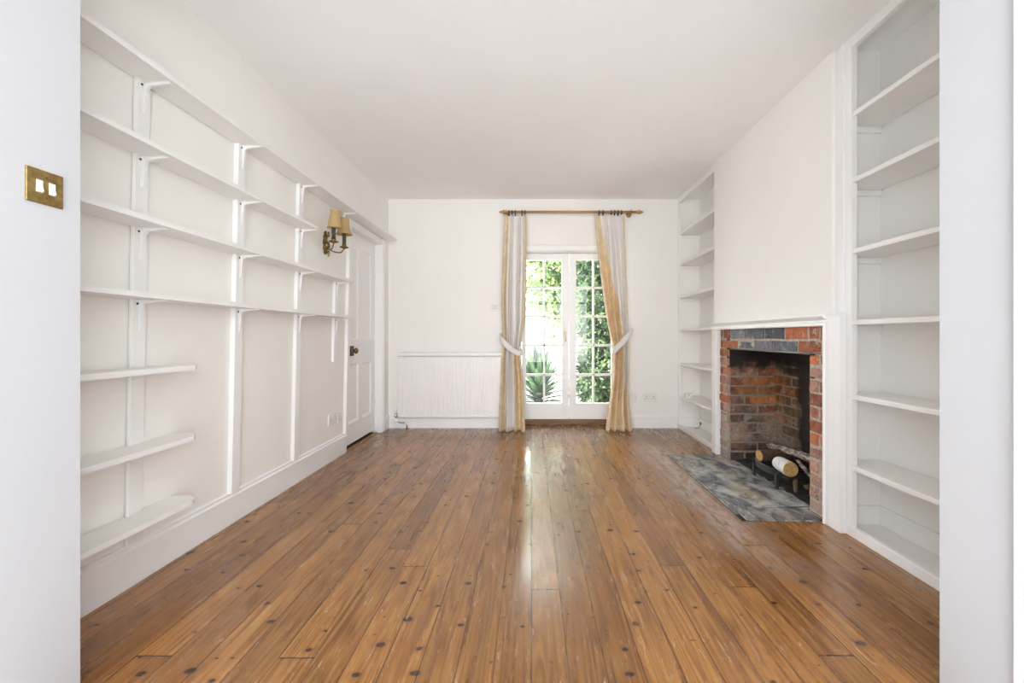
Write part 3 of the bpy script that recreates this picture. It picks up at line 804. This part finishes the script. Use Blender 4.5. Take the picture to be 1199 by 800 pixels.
def tieback(pts, label, w, hook):
    bm = bmesh.new()
    # smooth the path
    P = [Vector(p) for p in pts]; path = []
    for i in range(len(P) - 1):
        p0, p1, p2, p3 = P[max(i - 1, 0)], P[i], P[i + 1], P[min(i + 2, len(P) - 1)]
        for k in range(8):
            u = k / 8
            path.append(.5 * ((2 * p1) + (-p0 + p2) * u + (2 * p0 - 5 * p1 + 4 * p2 - p3) * u * u + (-p0 + 3 * p1 - 3 * p2 + p3) * u ** 3))
    path.append(P[-1])
    tube(bm, path, w, 10, flat=(.16, 1.0))
    o = obj('curtain_tieback', bm, M['tie']); tag(o, label, 'tieback')
    bm = bmesh.new(); lathe(bm, [(.012, 0), (.012, -.006), (.005, -.010), (.005, -.03), (.009, -.034), (.001, -.038)], hook, 'y', 12)
    obj('hook', bm, M['bright_brass'], o)
yf = YCU - .072
def P3(px, py, Y): return (xp(px, Y), Y, hz(py, Y))
tieback([P3(586.6, 393, YB - .02), P3(586.0, 394, YCU + .03), P3(586.4, 396, YCU - .045), P3(591, 402, yf), P3(599, 409.5, yf), P3(606, 413.5, yf), P3(609.6, 413.8, YCU - .045), P3(610.5, 412, YCU + .03), P3(604, 408, YCU + .065), P3(592, 399, YCU + .07), P3(588.5, 394.5, YB - .03)],
        'pale band round the waist of the curtain beside the radiator', .030, P3(587.5, 393.5, YB))
tieback([P3(740.5, 387, YB - .02), P3(740.8, 386.5, YCU + .03), P3(739.8, 388.5, YCU - .045), P3(734, 395, yf), P3(727, 403, yf), P3(720, 409.5, yf), P3(717.3, 411.5, YCU - .045), P3(716.5, 411, YCU + .03), P3(722, 406, YCU + .065), P3(733, 396, YCU + .07), P3(739.5, 388.5, YB - .03)],
        'pale band pulling the damask-edged curtain up to its wall hook', .030, P3(740.3, 386.5, YB))

# ------------------------------------------------------------------ alcove bookcases
SZ = [.33, .685, 1.058, 1.413, 1.767, 2.098]
def bookcase(label, ya, yb, stiles, farside):
    XF = 1.60
    t = thing('alcove_bookcase', ((XF + XA) / 2, (ya + yb) / 2, 0), label, 'bookcase', 'built-in alcove bookcases')
    for i, z in enumerate(SZ):
        bx('shelf', (XF + .006, XA - .007, ya + .002, yb - .002, z, z + .024), M['shelf'], t, bev=.0025)
        bx('shelf_cleat', (XF + .03, XA - .002, farside - .018, farside - .001, z - .032, z - .001), M['shelf'], t, bev=.002)
        bx('shelf_cleat', (XF + .03, XA - .002, ya + .001, ya + .018, z - .032, z - .001), M['shelf'], t, bev=.002)
    for a, b in stiles:
        bm = bmesh.new(); box(bm, XF, XF + .03, a, b, 0, H - .001, bev=.003)
        if b - a > .06: box(bm, XF - .007, XF + .001, a + .045, a + .062, 1.12, H - .001, bev=.003)
        obj('stile', bm, M['trim'], t)
    bx('header_rail', (XF + .001, XF + .028, (ya + .001 if stiles[-1][0] > ya + .1 and len(stiles) == 1 else stiles[1][1]), stiles[0][0], 2.447, H - .001), M['trim'], t, bev=.003)
    bx('plinth', (XF - .004, XF + .02, ya + .001, yb - .001, 0, .05), M['trim'], t, bev=.003)
    bx('base_board', (XF + .02, XA - .001, ya + .001, yb - .001, 0, .012), M['shelf'], t)
    bm = bmesh.new(); box(bm, XA - .014, XA - .001, ya + .001, yb - .001, .012, .112, bev=.003); box(bm, XF + .03, XA - .014, farside - .013, farside - .001, .012, .112, bev=.003)
    obj('skirting', bm, M['shelf'], t)
    return t
bookcase('white built-in alcove bookcase between the fireplace and the open doorway jamb', YP1, YC0, [(zx(997, 1.60), YC0 - .001)], YC0)
bookcase('white built-in alcove bookcase in the corner between the fireplace and back wall', YC1, YB, [(YB - .036, YB - .001), (YC1 + .001, YC1 + .03)], YB - .001)
bj = thing('junction_box', (xp(806, YB - .22), YB - .22, SZ[0] + .024), 'small white socket box on second lowest shelf of corner bookcase', 'socket box')
cx_, cy_, cz_ = bj.location
bx('box_body', (cx_ - .034, cx_ + .034, cy_ - .018, cy_ + .018, cz_, cz_ + .052), M['plastic'], bj, bev=.004)
bm = bmesh.new()
for dx, dz, sw, sh in ((0, .036, .006, .011), (-.013, .016, .010, .005), (.013, .016, .010, .005)): box(bm, cx_ + dx - sw / 2, cx_ + dx + sw / 2, cy_ - .0187, cy_ - .0178, cz_ + dz - sh / 2, cz_ + dz + sh / 2)
obj('pin_slot', bm, M['dark'], bj)
# loose cable coming out of the bookcase corner
bm = bmesh.new(); ey = 4.60
tube(bm, [(XA - .012, ey, .060), (XA - .020, ey - .002, .055), (XA - .026, ey - .006, .035), (XA - .034, ey - .012, .018), (XA - .06, ey - .03, .0155), (XA - .085, ey - .02, .0155)], .003, 8)
cab = obj('cable', bm, M['antique']); tag(cab, 'short brown cable end on bottom board of the corner bookcase', 'cable')
bm = bmesh.new(); lathe(bm, [(.016, 0), (.016, -.006), (.008, -.009), (.001, -.010)], (XA - .0135, ey, .060), 'x', 14); obj('cable_gland', bm, M['iron'], cab)

# ------------------------------------------------------------------ fireplace
rb = random.Random(21)
RED = [(.46, .16, .07), (.38, .125, .06), (.50, .20, .10), (.36, .14, .085), (.44, .21, .14), (.50, .15, .05), (.30, .10, .06)]
PINK = [(.46, .26, .19), (.42, .22, .16)]
BLUE = [(.085, .095, .125), (.13, .14, .17), (.19, .20, .22), (.10, .10, .12)]
BROWN = [(.30, .14, .05), (.42, .20, .06), (.28, .12, .045), (.46, .17, .05), (.40, .25, .11)]
def brick_field(name, parent, O, U, V, N, cells, mats, depth=.05, W=None, Ht=None):
    """cells: (u0,u1,v0,v1,colour) in metres on the plane O + uU + vV facing N"""
    bm = bmesh.new(); lay = bm.loops.layers.float_color.new('Col')
    O, U, V, N = map(Vector, (O, U, V, N))
    for (u0, u1, v0, v1, col) in cells:
        j = lambda s: rb.uniform(-s, s)
        dz = j(.005); c = .005
        def P(u, v, n): return bm.verts.new(O + U * u + V * v + N * n)
        cs = [(u0, v0), (u1, v0), (u1, v1), (u0, v1)]
        mid = [((cs[i][0] + cs[(i + 1) % 4][0]) / 2, (cs[i][1] + cs[(i + 1) % 4][1]) / 2) for i in range(4)]
        ring = []
        for i in range(4): ring += [(cs[i][0] + j(.0035), cs[i][1] + j(.0035)), (mid[i][0] + j(.003), mid[i][1] + j(.003))]
        um, vmid = (u0 + u1) / 2, (v0 + v1) / 2
        def ins(p, d): return (p[0] + (d if p[0] < um - 1e-3 else (-d if p[0] > um + .006 else 0)), p[1] + (d if p[1] < vmid - .006 else (-d if p[1] > vmid + .006 else 0)))
        back = [P(*p, -depth) for p in ring]; rim = [P(*p, dz - c) for p in ring]; front = [P(*ins(p, c), dz + j(.0012)) for p in ring]
        ctr = P(um, vmid, dz + j(.003))
        fs = []
        for A, B in ((back, rim), (rim, front)):
            for i in range(8): fs.append(bm.faces.new([A[i], A[(i + 1) % 8], B[(i + 1) % 8], B[i]]))
        for i in range(8): fs.append(bm.faces.new([front[i], front[(i + 1) % 8], ctr]))
        k = rb.uniform(.82, 1.15)
        for f in fs:
            for lp in f.loops: lp[lay] = (min(1, col[0] * k), min(1, col[1] * k), min(1, col[2] * k), 1)
    # mortar bed behind the faces
    for (u0, u1, v0, v1) in (W or []):
        p = [O + U * a + V * b + N * n for n in (-.0045, -depth - .004) for a, b in ((u0, v0), (u1, v0), (u1, v1), (u0, v1))]
        vs = [bm.verts.new(q) for q in p]
        for idx in ((0, 1, 2, 3), (7, 6, 5, 4), (0, 4, 5, 1), (1, 5, 6, 2), (2, 6, 7, 3), (3, 7, 4, 0)):
            f = bm.faces.new([vs[i] for i in idx]); f.material_index = 1
    o = obj(name, bm, mats, parent)
    return o
CH = .0755
fp = thing('brick_fireplace', (1.62, (FB0 + FB1) / 2, 0), 'sooty exposed brick fireplace opening in the chimney breast', 'fireplace')
XB = 1.60
o0, o1, oz = zx(947, XB), zx(854.5, XB), .90          # opening
def pick(l): return rb.choice(l)
cells = []; m = .0135
def row(u0, u1, widths, v0, v1, pal):
    u = u0; i = 0
    while u < u1 - .02:
        w = widths[i % len(widths)]; i += 1
        e = min(u + w, u1)
        if u1 - e < .04: e = u1
        cells.append((u + m / 2, e - m / 2, v0 + m / 2, v1 - m / 2, pal(u, e, v0))); u = e
# piers (U runs along +Y)
nrow = 12
for k in range(nrow):
    v0, v1 = k * CH, (k + 1) * CH
    v1 = min(v1, oz)
    pal_n = lambda u, e, v: pick(PINK + RED[:4]) if v < .22 else (pick(RED + PINK[:1]))
    row(FB0 - .03, o0, [.105, .30] if k % 2 else [.03 + .16, .30], v0, v1, pal_n)
    row(o1, FB1 + .03, [.112, .30] if k % 2 else [.215, .3], v0, v1, (lambda u, e, v: pick([(.33, .28, .23), (.28, .23, .19), (.36, .22, .16)])) if k < 3 else (lambda u, e, v: pick(RED[:4] + PINK)))
# lintel courses
L1 = [FB0 - .03] + [zx(q, XB) for q in (960, 945.6, 918.7, 895, 873.7, 855, 847)] + [FB1 + .03]
for a, b in zip(L1, L1[1:]):
    mid = (a + b) / 2; col = pick(BLUE) if zx(917, XB) < mid < zx(853, XB) else pick(RED + PINK)
    cells.append((a + m / 2, b - m / 2, oz + CH + m / 2, FBT + .02, col))
L2 = [FB0 - .03] + [zx(835 + q / 8.0, XB) for q in (1010, 790, 565, 380, 230, 100)] + [FB1 + .03]
for a, b in zip(L2, L2[1:]):
    mid = (a + b) / 2; col = pick(BLUE[1:3]) if zx(835 + 790 / 8., XB) < mid < zx(835 + 235 / 8., XB) else pick(RED[:3] + PINK)
    cells.append((a + m / 2, b - m / 2, oz + m / 2, oz + CH - m / 2, col))
Wm = [(FB0 - .03, o0 - .004, 0, oz), (o1 + .0062, FB1 + .03, 0, oz), (FB0 - .03, FB1 + .03, oz + .004, FBT + .02)]
brick_field('brick_front', fp, (XB, 0, 0), (0, 1, 0), (0, 0, 1), (-1, 0, 0), cells, [M['brick'], M['mortar']], .06, Wm)
# far cheek: faces the room's near end
XBK = 1.962
cells = []
for k in range(13):
    v0 = k * CH - .004; row(XB + .0, XBK + .02, [.225, .225] if k % 2 else [.12, .225], v0, v0 + CH, lambda u, e, v: pick(RED + BROWN) if rb.random() > .15 else pick(PINK))
brick_field('cheek_brickwork', fp, (0, o1 + .0, 0), (1, 0, 0), (0, 0, 1), (0, -1, 0), cells, [M['brick_soot'], M['mortar_soot']], .05, [(XB + .002, XBK + .02, 0, 13 * CH)])
# near cheek
cells = []
for k in range(13):
    v0 = k * CH; row(XB, XBK + .02, [.225, .225] if k % 2 else [.12, .225], v0, v0 + CH, lambda u, e, v: pick(RED))
brick_field('cheek_brickwork', fp, (0, o0, 0), (1, 0, 0), (0, 0, 1), (0, 1, 0), cells, [M['brick_soot'], M['mortar_soot']], .05, [(XB + .006, XBK + .02, 0, 13 * CH)])
# back
cells = []
for k in range(13):
    v0 = k * CH + .012; row(o0 - .02, o1 + .02, [.225] if k % 2 else [.11, .225, .225, .225, .225], v0, v0 + CH, lambda u, e, v: pick(BROWN))
brick_field('back_brickwork', fp, (XBK, 0, 0), (0, 1, 0), (0, 0, 1), (-1, 0, 0), cells, [M['brick_soot'], M['mortar_soot']], .05, [(o0 - .02, o1 + .02, 0, 13 * CH)])
bx('flue_throat', (XB + .07, XBK + .05, o0 - .05, o1 + .05, oz + .03, oz + .09), M['ash'], fp)
bx('iron_lintel', (XB + .004, XB + .08, o0 - .03, o1 + .03, oz - .004, oz + .006), M['iron'], fp)
# uneven ash bed
bm = bmesh.new(); g = {}
na, nb = 14, 30
for i in range(na + 1):
    for j in range(nb + 1):
        g[i, j] = bm.verts.new((XB + .03 + (XBK - XB - .03) * i / na, o0 + .002 + (o1 - o0 - .004) * j / nb, .003 + .018 * i / na + rb.uniform(0, .012)))
for i in range(na):
    for j in range(nb): bm.faces.new([g[i, j], g[i + 1, j], g[i + 1, j + 1], g[i, j + 1]]).smooth = True
obj('ash_bed', bm, M['ash'], fp)
# painted surround
sr = thing('fireplace_surround', (1.575, (FB0 + FB1) / 2, 0), 'plain white moulded timber surround framing the brick fireplace', 'fireplace surround')
ZS0, ZS1 = 1.055, 1.118
for (a, b, inn) in ((2.165, 2.285, 1), (3.595, 3.705, -1)):
    bm = bmesh.new()
    if inn > 0: box(bm, 1.565, 1.5985, a, 2.2485, 0, ZS1 - .002, bev=.003); box(bm, 1.565, 1.5845, 2.246, b, 0, ZS1 - .002, bev=.003)
    else: box(bm, 1.565, 1.5845, a, b, 0, ZS1 - .002, bev=.003)
    i = b - .014 if inn > 0 else a
    box(bm, 1.555, 1.57, i, i + .014, 0, ZS0 + .006, bev=.005)
    obj('leg', bm, M['trim'], sr)
bm = bmesh.new()
prism(bm, [(1.5845, ZS0), (1.567, ZS0), (1.561, ZS0 + .004), (1.561, ZS0 + .016), (1.568, ZS0 + .022), (1.568, ZS0 + .032), (1.556, ZS0 + .040), (1.546, ZS0 + .050), (1.543, ZS0 + .054), (1.543, ZS1), (1.5845, ZS1)], 'y', 2.268, 3.71)
obj('lintel', bm, M['trim'], sr)

# slate hearth let into the floor
hh_ = thing('hearth', (1.37, 3.0, 0), 'stained dark slate hearth slabs set flush in the boards', 'hearth')
hx0, hy0, hy1 = 1.145, F / (610 - CYP), F / (533 - CYP)
bx('mortar_bed', (hx0 - .004, 1.592, hy0 - .004, hy1 + .004, .0002, .0018), M['ash'], hh_)
def slab(pts, z=.006):
    bm = bmesh.new(); prism(bm, pts, 'z', .0005, z, bev=.0015); obj('slate_slab', bm, M['slate'], hh_)
ymid = 2.50
slab([(hx0 + .024, ymid + .03), (1.36, ymid - .01), (1.592, ymid + .006), (1.664, ymid + .006), (1.664, o1 - .012), (1.592, o1 - .012), (1.592, hy1), (hx0 + .024, hy1)])
slab([(hx0 + .024, hy0), (1.545, hy0 - .02), (1.592, hy0 + .02), (1.592, o0 + .006), (1.662, o0 + .006), (1.662, ymid - .002), (1.592, ymid - .012), (1.36, ymid - .018), (hx0 + .024, ymid + .022)], .005)
slab([(hx0, hy0 + .08), (hx0 + .019, hy0 + .08), (hx0 + .019, hy1), (hx0, hy1)], .005)

# fire basket
gy0, gy1 = 500 / 182.5, 3.11
GX = 1.582
t = thing('fire_grate', (1.72, (gy0 + gy1) / 2, 0), 'low black iron fire basket holding logs in the brick fireplace', 'fire grate')
def gp(s):     # front curve, s from 0 to 1
    a = math.pi * (s - .5); return (GX + .115 * (1 - math.cos(a) ** .6 if abs(math.cos(a)) > 1e-6 else 1) , (gy0 + gy1) / 2 + (gy1 - gy0) / 2 * math.sin(a))
bm = bmesh.new(); n = 28; R = []
for i in range(n + 1):
    x, y = gp(i / n); zt_ = .122; R.append([bm.verts.new((x, y, .085)), bm.verts.new((x, y, zt_)), bm.verts.new((x + .008, y, zt_)), bm.verts.new((x + .008, y, .085))])
for A, B in zip(R, R[1:]):
    for k in range(4): bm.faces.new([A[k], A[(k + 1) % 4], B[(k + 1) % 4], B[k]]).smooth = False
bm.faces.new(R[0]); bm.faces.new(R[-1])
tube(bm, [(gp(i / n)[0] + .003, gp(i / n)[1], .123) for i in range(n + 1)], .006, 8)
obj('front_rail', bm, M['iron'], t)
for (lx, ly) in ((GX + .010, gy0 + .045), (GX + .008, gy1 - .05), (1.84, gy0 + .06), (1.84, gy1 - .06)):
    bm = bmesh.new(); prism(bm, [(ly - .014, .004), (ly + .014, .004), (ly + .010, .03), (ly + .012, .10), (ly - .012, .10), (ly - .010, .03)], 'x', lx, lx + .016); obj('leg', bm, M['iron'], t)
bm = bmesh.new()
for i in range(7):
    yy = gy0 + .03 + i * (gy1 - gy0 - .06) / 6; box(bm, GX + .012, 1.86, yy - .006, yy + .006, .100, .112)
box(bm, 1.852, 1.864, gy0 + .03, gy1 - .03, .096, .116)
obj('grate_bar', bm, M['iron'], t)
def log(a, b, ra, rb_, body, label, cut='cut', seg=14, bend=.0, group='logs in the fire basket'):
    a, b = Vector(a), Vector(b); n = 10; rr = random.Random(hash(label) % 1000 if False else len(label))
    pts = []; rs = []
    for i in range(n + 1):
        u = i / n; p = a.lerp(b, u); p.z += bend * math.sin(math.pi * u); p.x += rr.uniform(-1, 1) * .002; pts.append(p); rs.append((ra + (rb_ - ra) * u) * (1 + rr.uniform(-.05, .05)))
    bm = bmesh.new(); tube(bm, pts, rs, seg, caps=False)
    o = obj('firewood_log', bm, body); tag(o, label, 'log', group)
    d = (pts[-1] - pts[0]).normalized()
    for p, r, s in ((pts[0], rs[0], -1), (pts[-1], rs[-1], 1)):
        bm = bmesh.new()
        tube(bm, [p - d * s * .001, p + d * s * .001], [r * .985, r * .97], seg); obj('cut_end', bm, M[cut], o)
    return o
zl = 500 / 560
# birch log
ya_ = 3.00 * zl; yb_ = 3.17 * zl
log((1.628, ya_, .164), (1.642, yb_, .162), .046, .044, M['birch'], 'white birch log with pale sawn end, frontmost in the fire basket')
log((1.622, 3.035, .152), (1.90, 3.07, .155), .040, .042, M['brown_bark'], 'brown log with pale round end lying crosswise behind the birch log')
log((1.82, 3.66 * zl, .165), (1.765, 2.56, .235), .021, .026, M['bark'], 'long thin silvery bark log laid on top at the back', 'brown_bark', bend=.006)
def stick(a, b, r, mat, label):
    bm = bmesh.new(); a, b = Vector(a), Vector(b)
    tube(bm, [a, a.lerp(b, .35) + Vector((0, .004, .004)), a.lerp(b, .7), b], [r, r * 1.1, r * .95, r * .6], 6, flat=(1, .7))
    o = obj('kindling_stick', bm, mat); tag(o, label, 'stick', 'kindling beside the fire basket')
stick((1.745, 2.80, .185), (1.70, 2.56, .130), .013, M['bark'], 'thin grey kindling stick sloping down from the long bark log')
stick((1.82, 2.70, .035), (1.67, 2.595, .085), .028, M['split'], 'thick splintered kindling piece against the brick pier')
stick((1.71, 2.76, .085), (1.665, 2.69, .018), .014, M['split'], 'short upright kindling scrap just behind the basket leg')
stick((1.87, 2.93, .15), (1.83, 2.66, .17), .013, M['brown_bark'], 'dark kindling stick crossing under the silvery log')

# ------------------------------------------------------------------ garden beyond the glass
YO = YB + .30
g = bmesh.new(); box(g, -14, 16, YO, 22, -.25, -.10); obj('ground_patio', g, M['patio'], None, 'structure')
bm = bmesh.new(); box(bm, -9, 12, 13.2, 13.5, -.1, 1.9); box(bm, -9, 12, 13.15, 13.55, 1.9, 1.98)
obj('wall_garden', bm, M['fence'], None, 'structure')
def leaves(bm, lay, c, d, L, W, col, rnd):
    d = d.normalized(); s = d.cross(Vector((rnd.uniform(-1, 1), rnd.uniform(-1, 1), rnd.uniform(-1, 1))))
    if s.length < .05: return
    s.normalize(); nrm = s.cross(d)
    p0 = bm.verts.new(c); p1 = bm.verts.new(c + d * L * .5 + s * W - nrm * W * .3); p2 = bm.verts.new(c + d * L); p3 = bm.verts.new(c + d * L * .5 - s * W - nrm * W * .3)
    m_ = bm.verts.new(c + d * L * .5)
    k = rnd.uniform(.7, 1.3)
    for f in (bm.faces.new([p0, p1, p2, m_]), bm.faces.new([p0, m_, p2, p3])):
        for lp in f.loops: lp[lay] = (col[0] * k, col[1] * k, col[2] * k, 1)
def foliage(name, parent, blobs, n, L, W, cols, seed, droop=.3):
    rnd = random.Random(seed); bm = bmesh.new(); lay = bm.loops.layers.float_color.new('Col')
    vol = [b[3] * b[4] * b[5] for b in blobs]; tot = sum(vol)
    for b, v in zip(blobs, vol):
        # little sprays of leaves
        for _ in range(int(n * v / tot / 7)):
            th, ph = rnd.uniform(0, 6.283), math.acos(rnd.uniform(-1, 1)); r = rnd.uniform(.12, 1) ** .5
            dv = Vector((math.cos(th) * math.sin(ph), math.sin(th) * math.sin(ph), math.cos(ph)))
            c = Vector((b[0] + dv.x * b[3] * r, b[1] + dv.y * b[4] * r, b[2] + dv.z * b[5] * r))
            col = rnd.choice(cols)
            ax = (dv + Vector((rnd.uniform(-.6, .6), rnd.uniform(-.6, .6), rnd.uniform(-.5, .5) - droop))).normalized()
            for k in range(7):
                leaves(bm, lay, c + ax * L * .35 * k * .8, ax + Vector((rnd.uniform(-.9, .9), rnd.uniform(-.9, .9), rnd.uniform(-.6, .6))), L * rnd.uniform(.7, 1.1), W, col, rnd)
    return obj(name, bm, M['leaf'], parent, recalc=False)
tr = thing('garden_tree', (1.05, 8.2, -.1), 'bright leafy tree overhanging the garden beyond the glass doors', 'tree')
bm = bmesh.new(); tube(bm, [(1.05, 8.2, -.1), (1.0, 8.2, .8), (.95, 8.15, 1.7), (.8, 8.1, 2.6)], [.12, .10, .085, .06], 10); tube(bm, [(.95, 8.15, 1.7), (.6, 8.0, 2.1), (.3, 7.9, 2.3)], [.05, .035, .02], 8); obj('trunk', bm, M['trunk'], tr)
foliage('crown', tr, [(.55, 8.0, 2.35, .42, .5, .62), (.30, 7.9, 1.75, .24, .3, .35), (.75, 8.0, 1.75, .42, .45, .55), (.95, 8.2, 2.9, .8, .8, .6), (.40, 7.8, 1.15, .22, .25, .18), (.02, 7.9, 2.75, .40, .4, .30), (.15, 7.9, 2.2, .3, .3, .45), (.12, 7.85, 1.75, .28, .3, .30), (.45, 7.9, 1.40, .26, .3, .26)], 17000, .085, .026,
        [(.21, .28, .10), (.16, .24, .09), (.27, .33, .15), (.11, .18, .07)], 5)
hg = thing('evergreen_shrub', (1.35, 6.3, -.1), 'tall dense dark evergreen shrub close outside the glass doors', 'shrub')
bm = bmesh.new(); tube(bm, [(1.4, 6.35, -.1), (1.4, 6.35, 1.5), (1.35, 6.3, 2.6)], [.06, .05, .03], 8); tube(bm, [(1.1, 6.3, -.1), (1.05, 6.3, 1.2)], [.04, .02], 8); obj('stem', bm, M['trunk'], hg)
foliage('foliage', hg, [(1.30, 6.35, .45, .62, .5, .62), (1.35, 6.35, 1.25, .66, .5, .70), (1.38, 6.35, 2.1, .74, .5, .70), (.95, 6.2, 1.55, .30, .3, .40), (.90, 6.15, .35, .28, .25, .42), (.98, 6.2, 2.25, .36, .3, .40)], 24000, .085, .020,
        [(.045, .075, .040), (.06, .10, .05), (.08, .13, .06), (.14, .20, .09), (.03, .05, .03)], 6, .5)
# spiky yucca
YX = .10
yk = thing('yucca_plant', (YX, 6.15, -.1), 'spiky yucca with broad sword leaves outside the glass doors', 'plant')
bm = bmesh.new(); lay = bm.loops.layers.float_color.new('Col'); rnd = random.Random(12)
for i in range(120):
    th = i * 2.39996; el = .12 + 1.25 * (i / 119) ** 1.1; ln = rnd.uniform(.50, .70)
    hd = Vector((math.cos(th), math.sin(th), 0)); base = Vector((YX, 6.15, .02 +   .34 * i / 119)) + hd * .02
    sd = Vector((-math.sin(th), math.cos(th), 0)); prev = None; col = rnd.choice([(.035, .065, .035), (.05, .09, .045), (.075, .12, .06), (.035, .055, .045)])
    for k in range(7):
        u = k / 6; p = base + hd * ln * u * math.cos(el) + Vector((0, 0, ln * (u * math.sin(el) - .22 * u * u * math.cos(el)))); w = .040 * (math.sin(math.pi * min(1, .22 + u * .78)) ** .8) + .001
        cur = [bm.verts.new(p - sd * w), bm.verts.new(p - Vector((0, 0, w * .35))), bm.verts.new(p + sd * w)]
        if prev:
            for q in range(2):
                f = bm.faces.new([prev[q], prev[q + 1], cur[q + 1], cur[q]]); f.smooth = True
                for lp in f.loops: lp[lay] = (*col, 1)
        prev = cur
obj('leaves', bm, M['leaf'], yk, recalc=False)
bm = bmesh.new(); tube(bm, [(YX, 6.15, -.10), (YX, 6.15, .1), (YX, 6.15, .30)], [.06, .055, .04], 10); obj('stem', bm, M['trunk'], yk)

# ------------------------------------------------------------------ light
w = bpy.data.worlds.new('World'); SC.world = w; w.use_nodes = True
bg = w.node_tree.nodes['Background']; bg.inputs[0].default_value = (.93, .97, 1.0, 1); bg.inputs[1].default_value = 18.0
def light(name, typ, loc, rot, energy, col=(1, 1, 1), **kw):
    d = bpy.data.lights.new(name, typ); d.energy = energy; d.color = col
    for k, v in kw.items(): setattr(d, k, v)
    o = bpy.data.objects.new(name, d); COL.objects.link(o); o.location = loc; o.rotation_euler = rot; return o
# added area lamp outside the rear window, standing in for daylight
light('rear_fill_lamp', 'AREA', (0, -1.6, 1.32), (math.radians(90), 0, 0), 165, (.97, .985, 1.0), shape='RECTANGLE', size=3.5, size_y=2.0)
sd = Vector((.60, .22, -.78)).normalized()
sun = light('sun', 'SUN', (0, 0, 6), sd.to_track_quat('-Z', 'Y').to_euler(), 17.0, (1, .95, .86), angle=.01)

# ------------------------------------------------------------------ camera
cam = bpy.data.cameras.new('camera'); co = bpy.data.objects.new('camera', cam); COL.objects.link(co)
co.location = (0, 0, 1.0); co.rotation_euler = (math.radians(90), 0, 0)
cam.sensor_width = 36.0; cam.sensor_fit = 'HORIZONTAL'; cam.lens = 36.0 * F / 1199
cam.shift_x = -(CXP - 599.5) / 1199; cam.shift_y = -(400 - CYP) / 1199
cam.clip_start = .02
SC.camera = co
vs = SC.view_settings
vs.view_transform = 'Standard'; vs.look = 'None'; vs.gamma = 1.0; vs.use_curve_mapping = False; vs.exposure = 0.22
SC.display_settings.display_device = 'sRGB'
cy = SC.cycles
cy.use_denoising = True
cy.max_bounces = 12; cy.diffuse_bounces = 9; cy.glossy_bounces = 4; cy.transparent_max_bounces = 12
cy.sample_clamp_indirect = 6.0
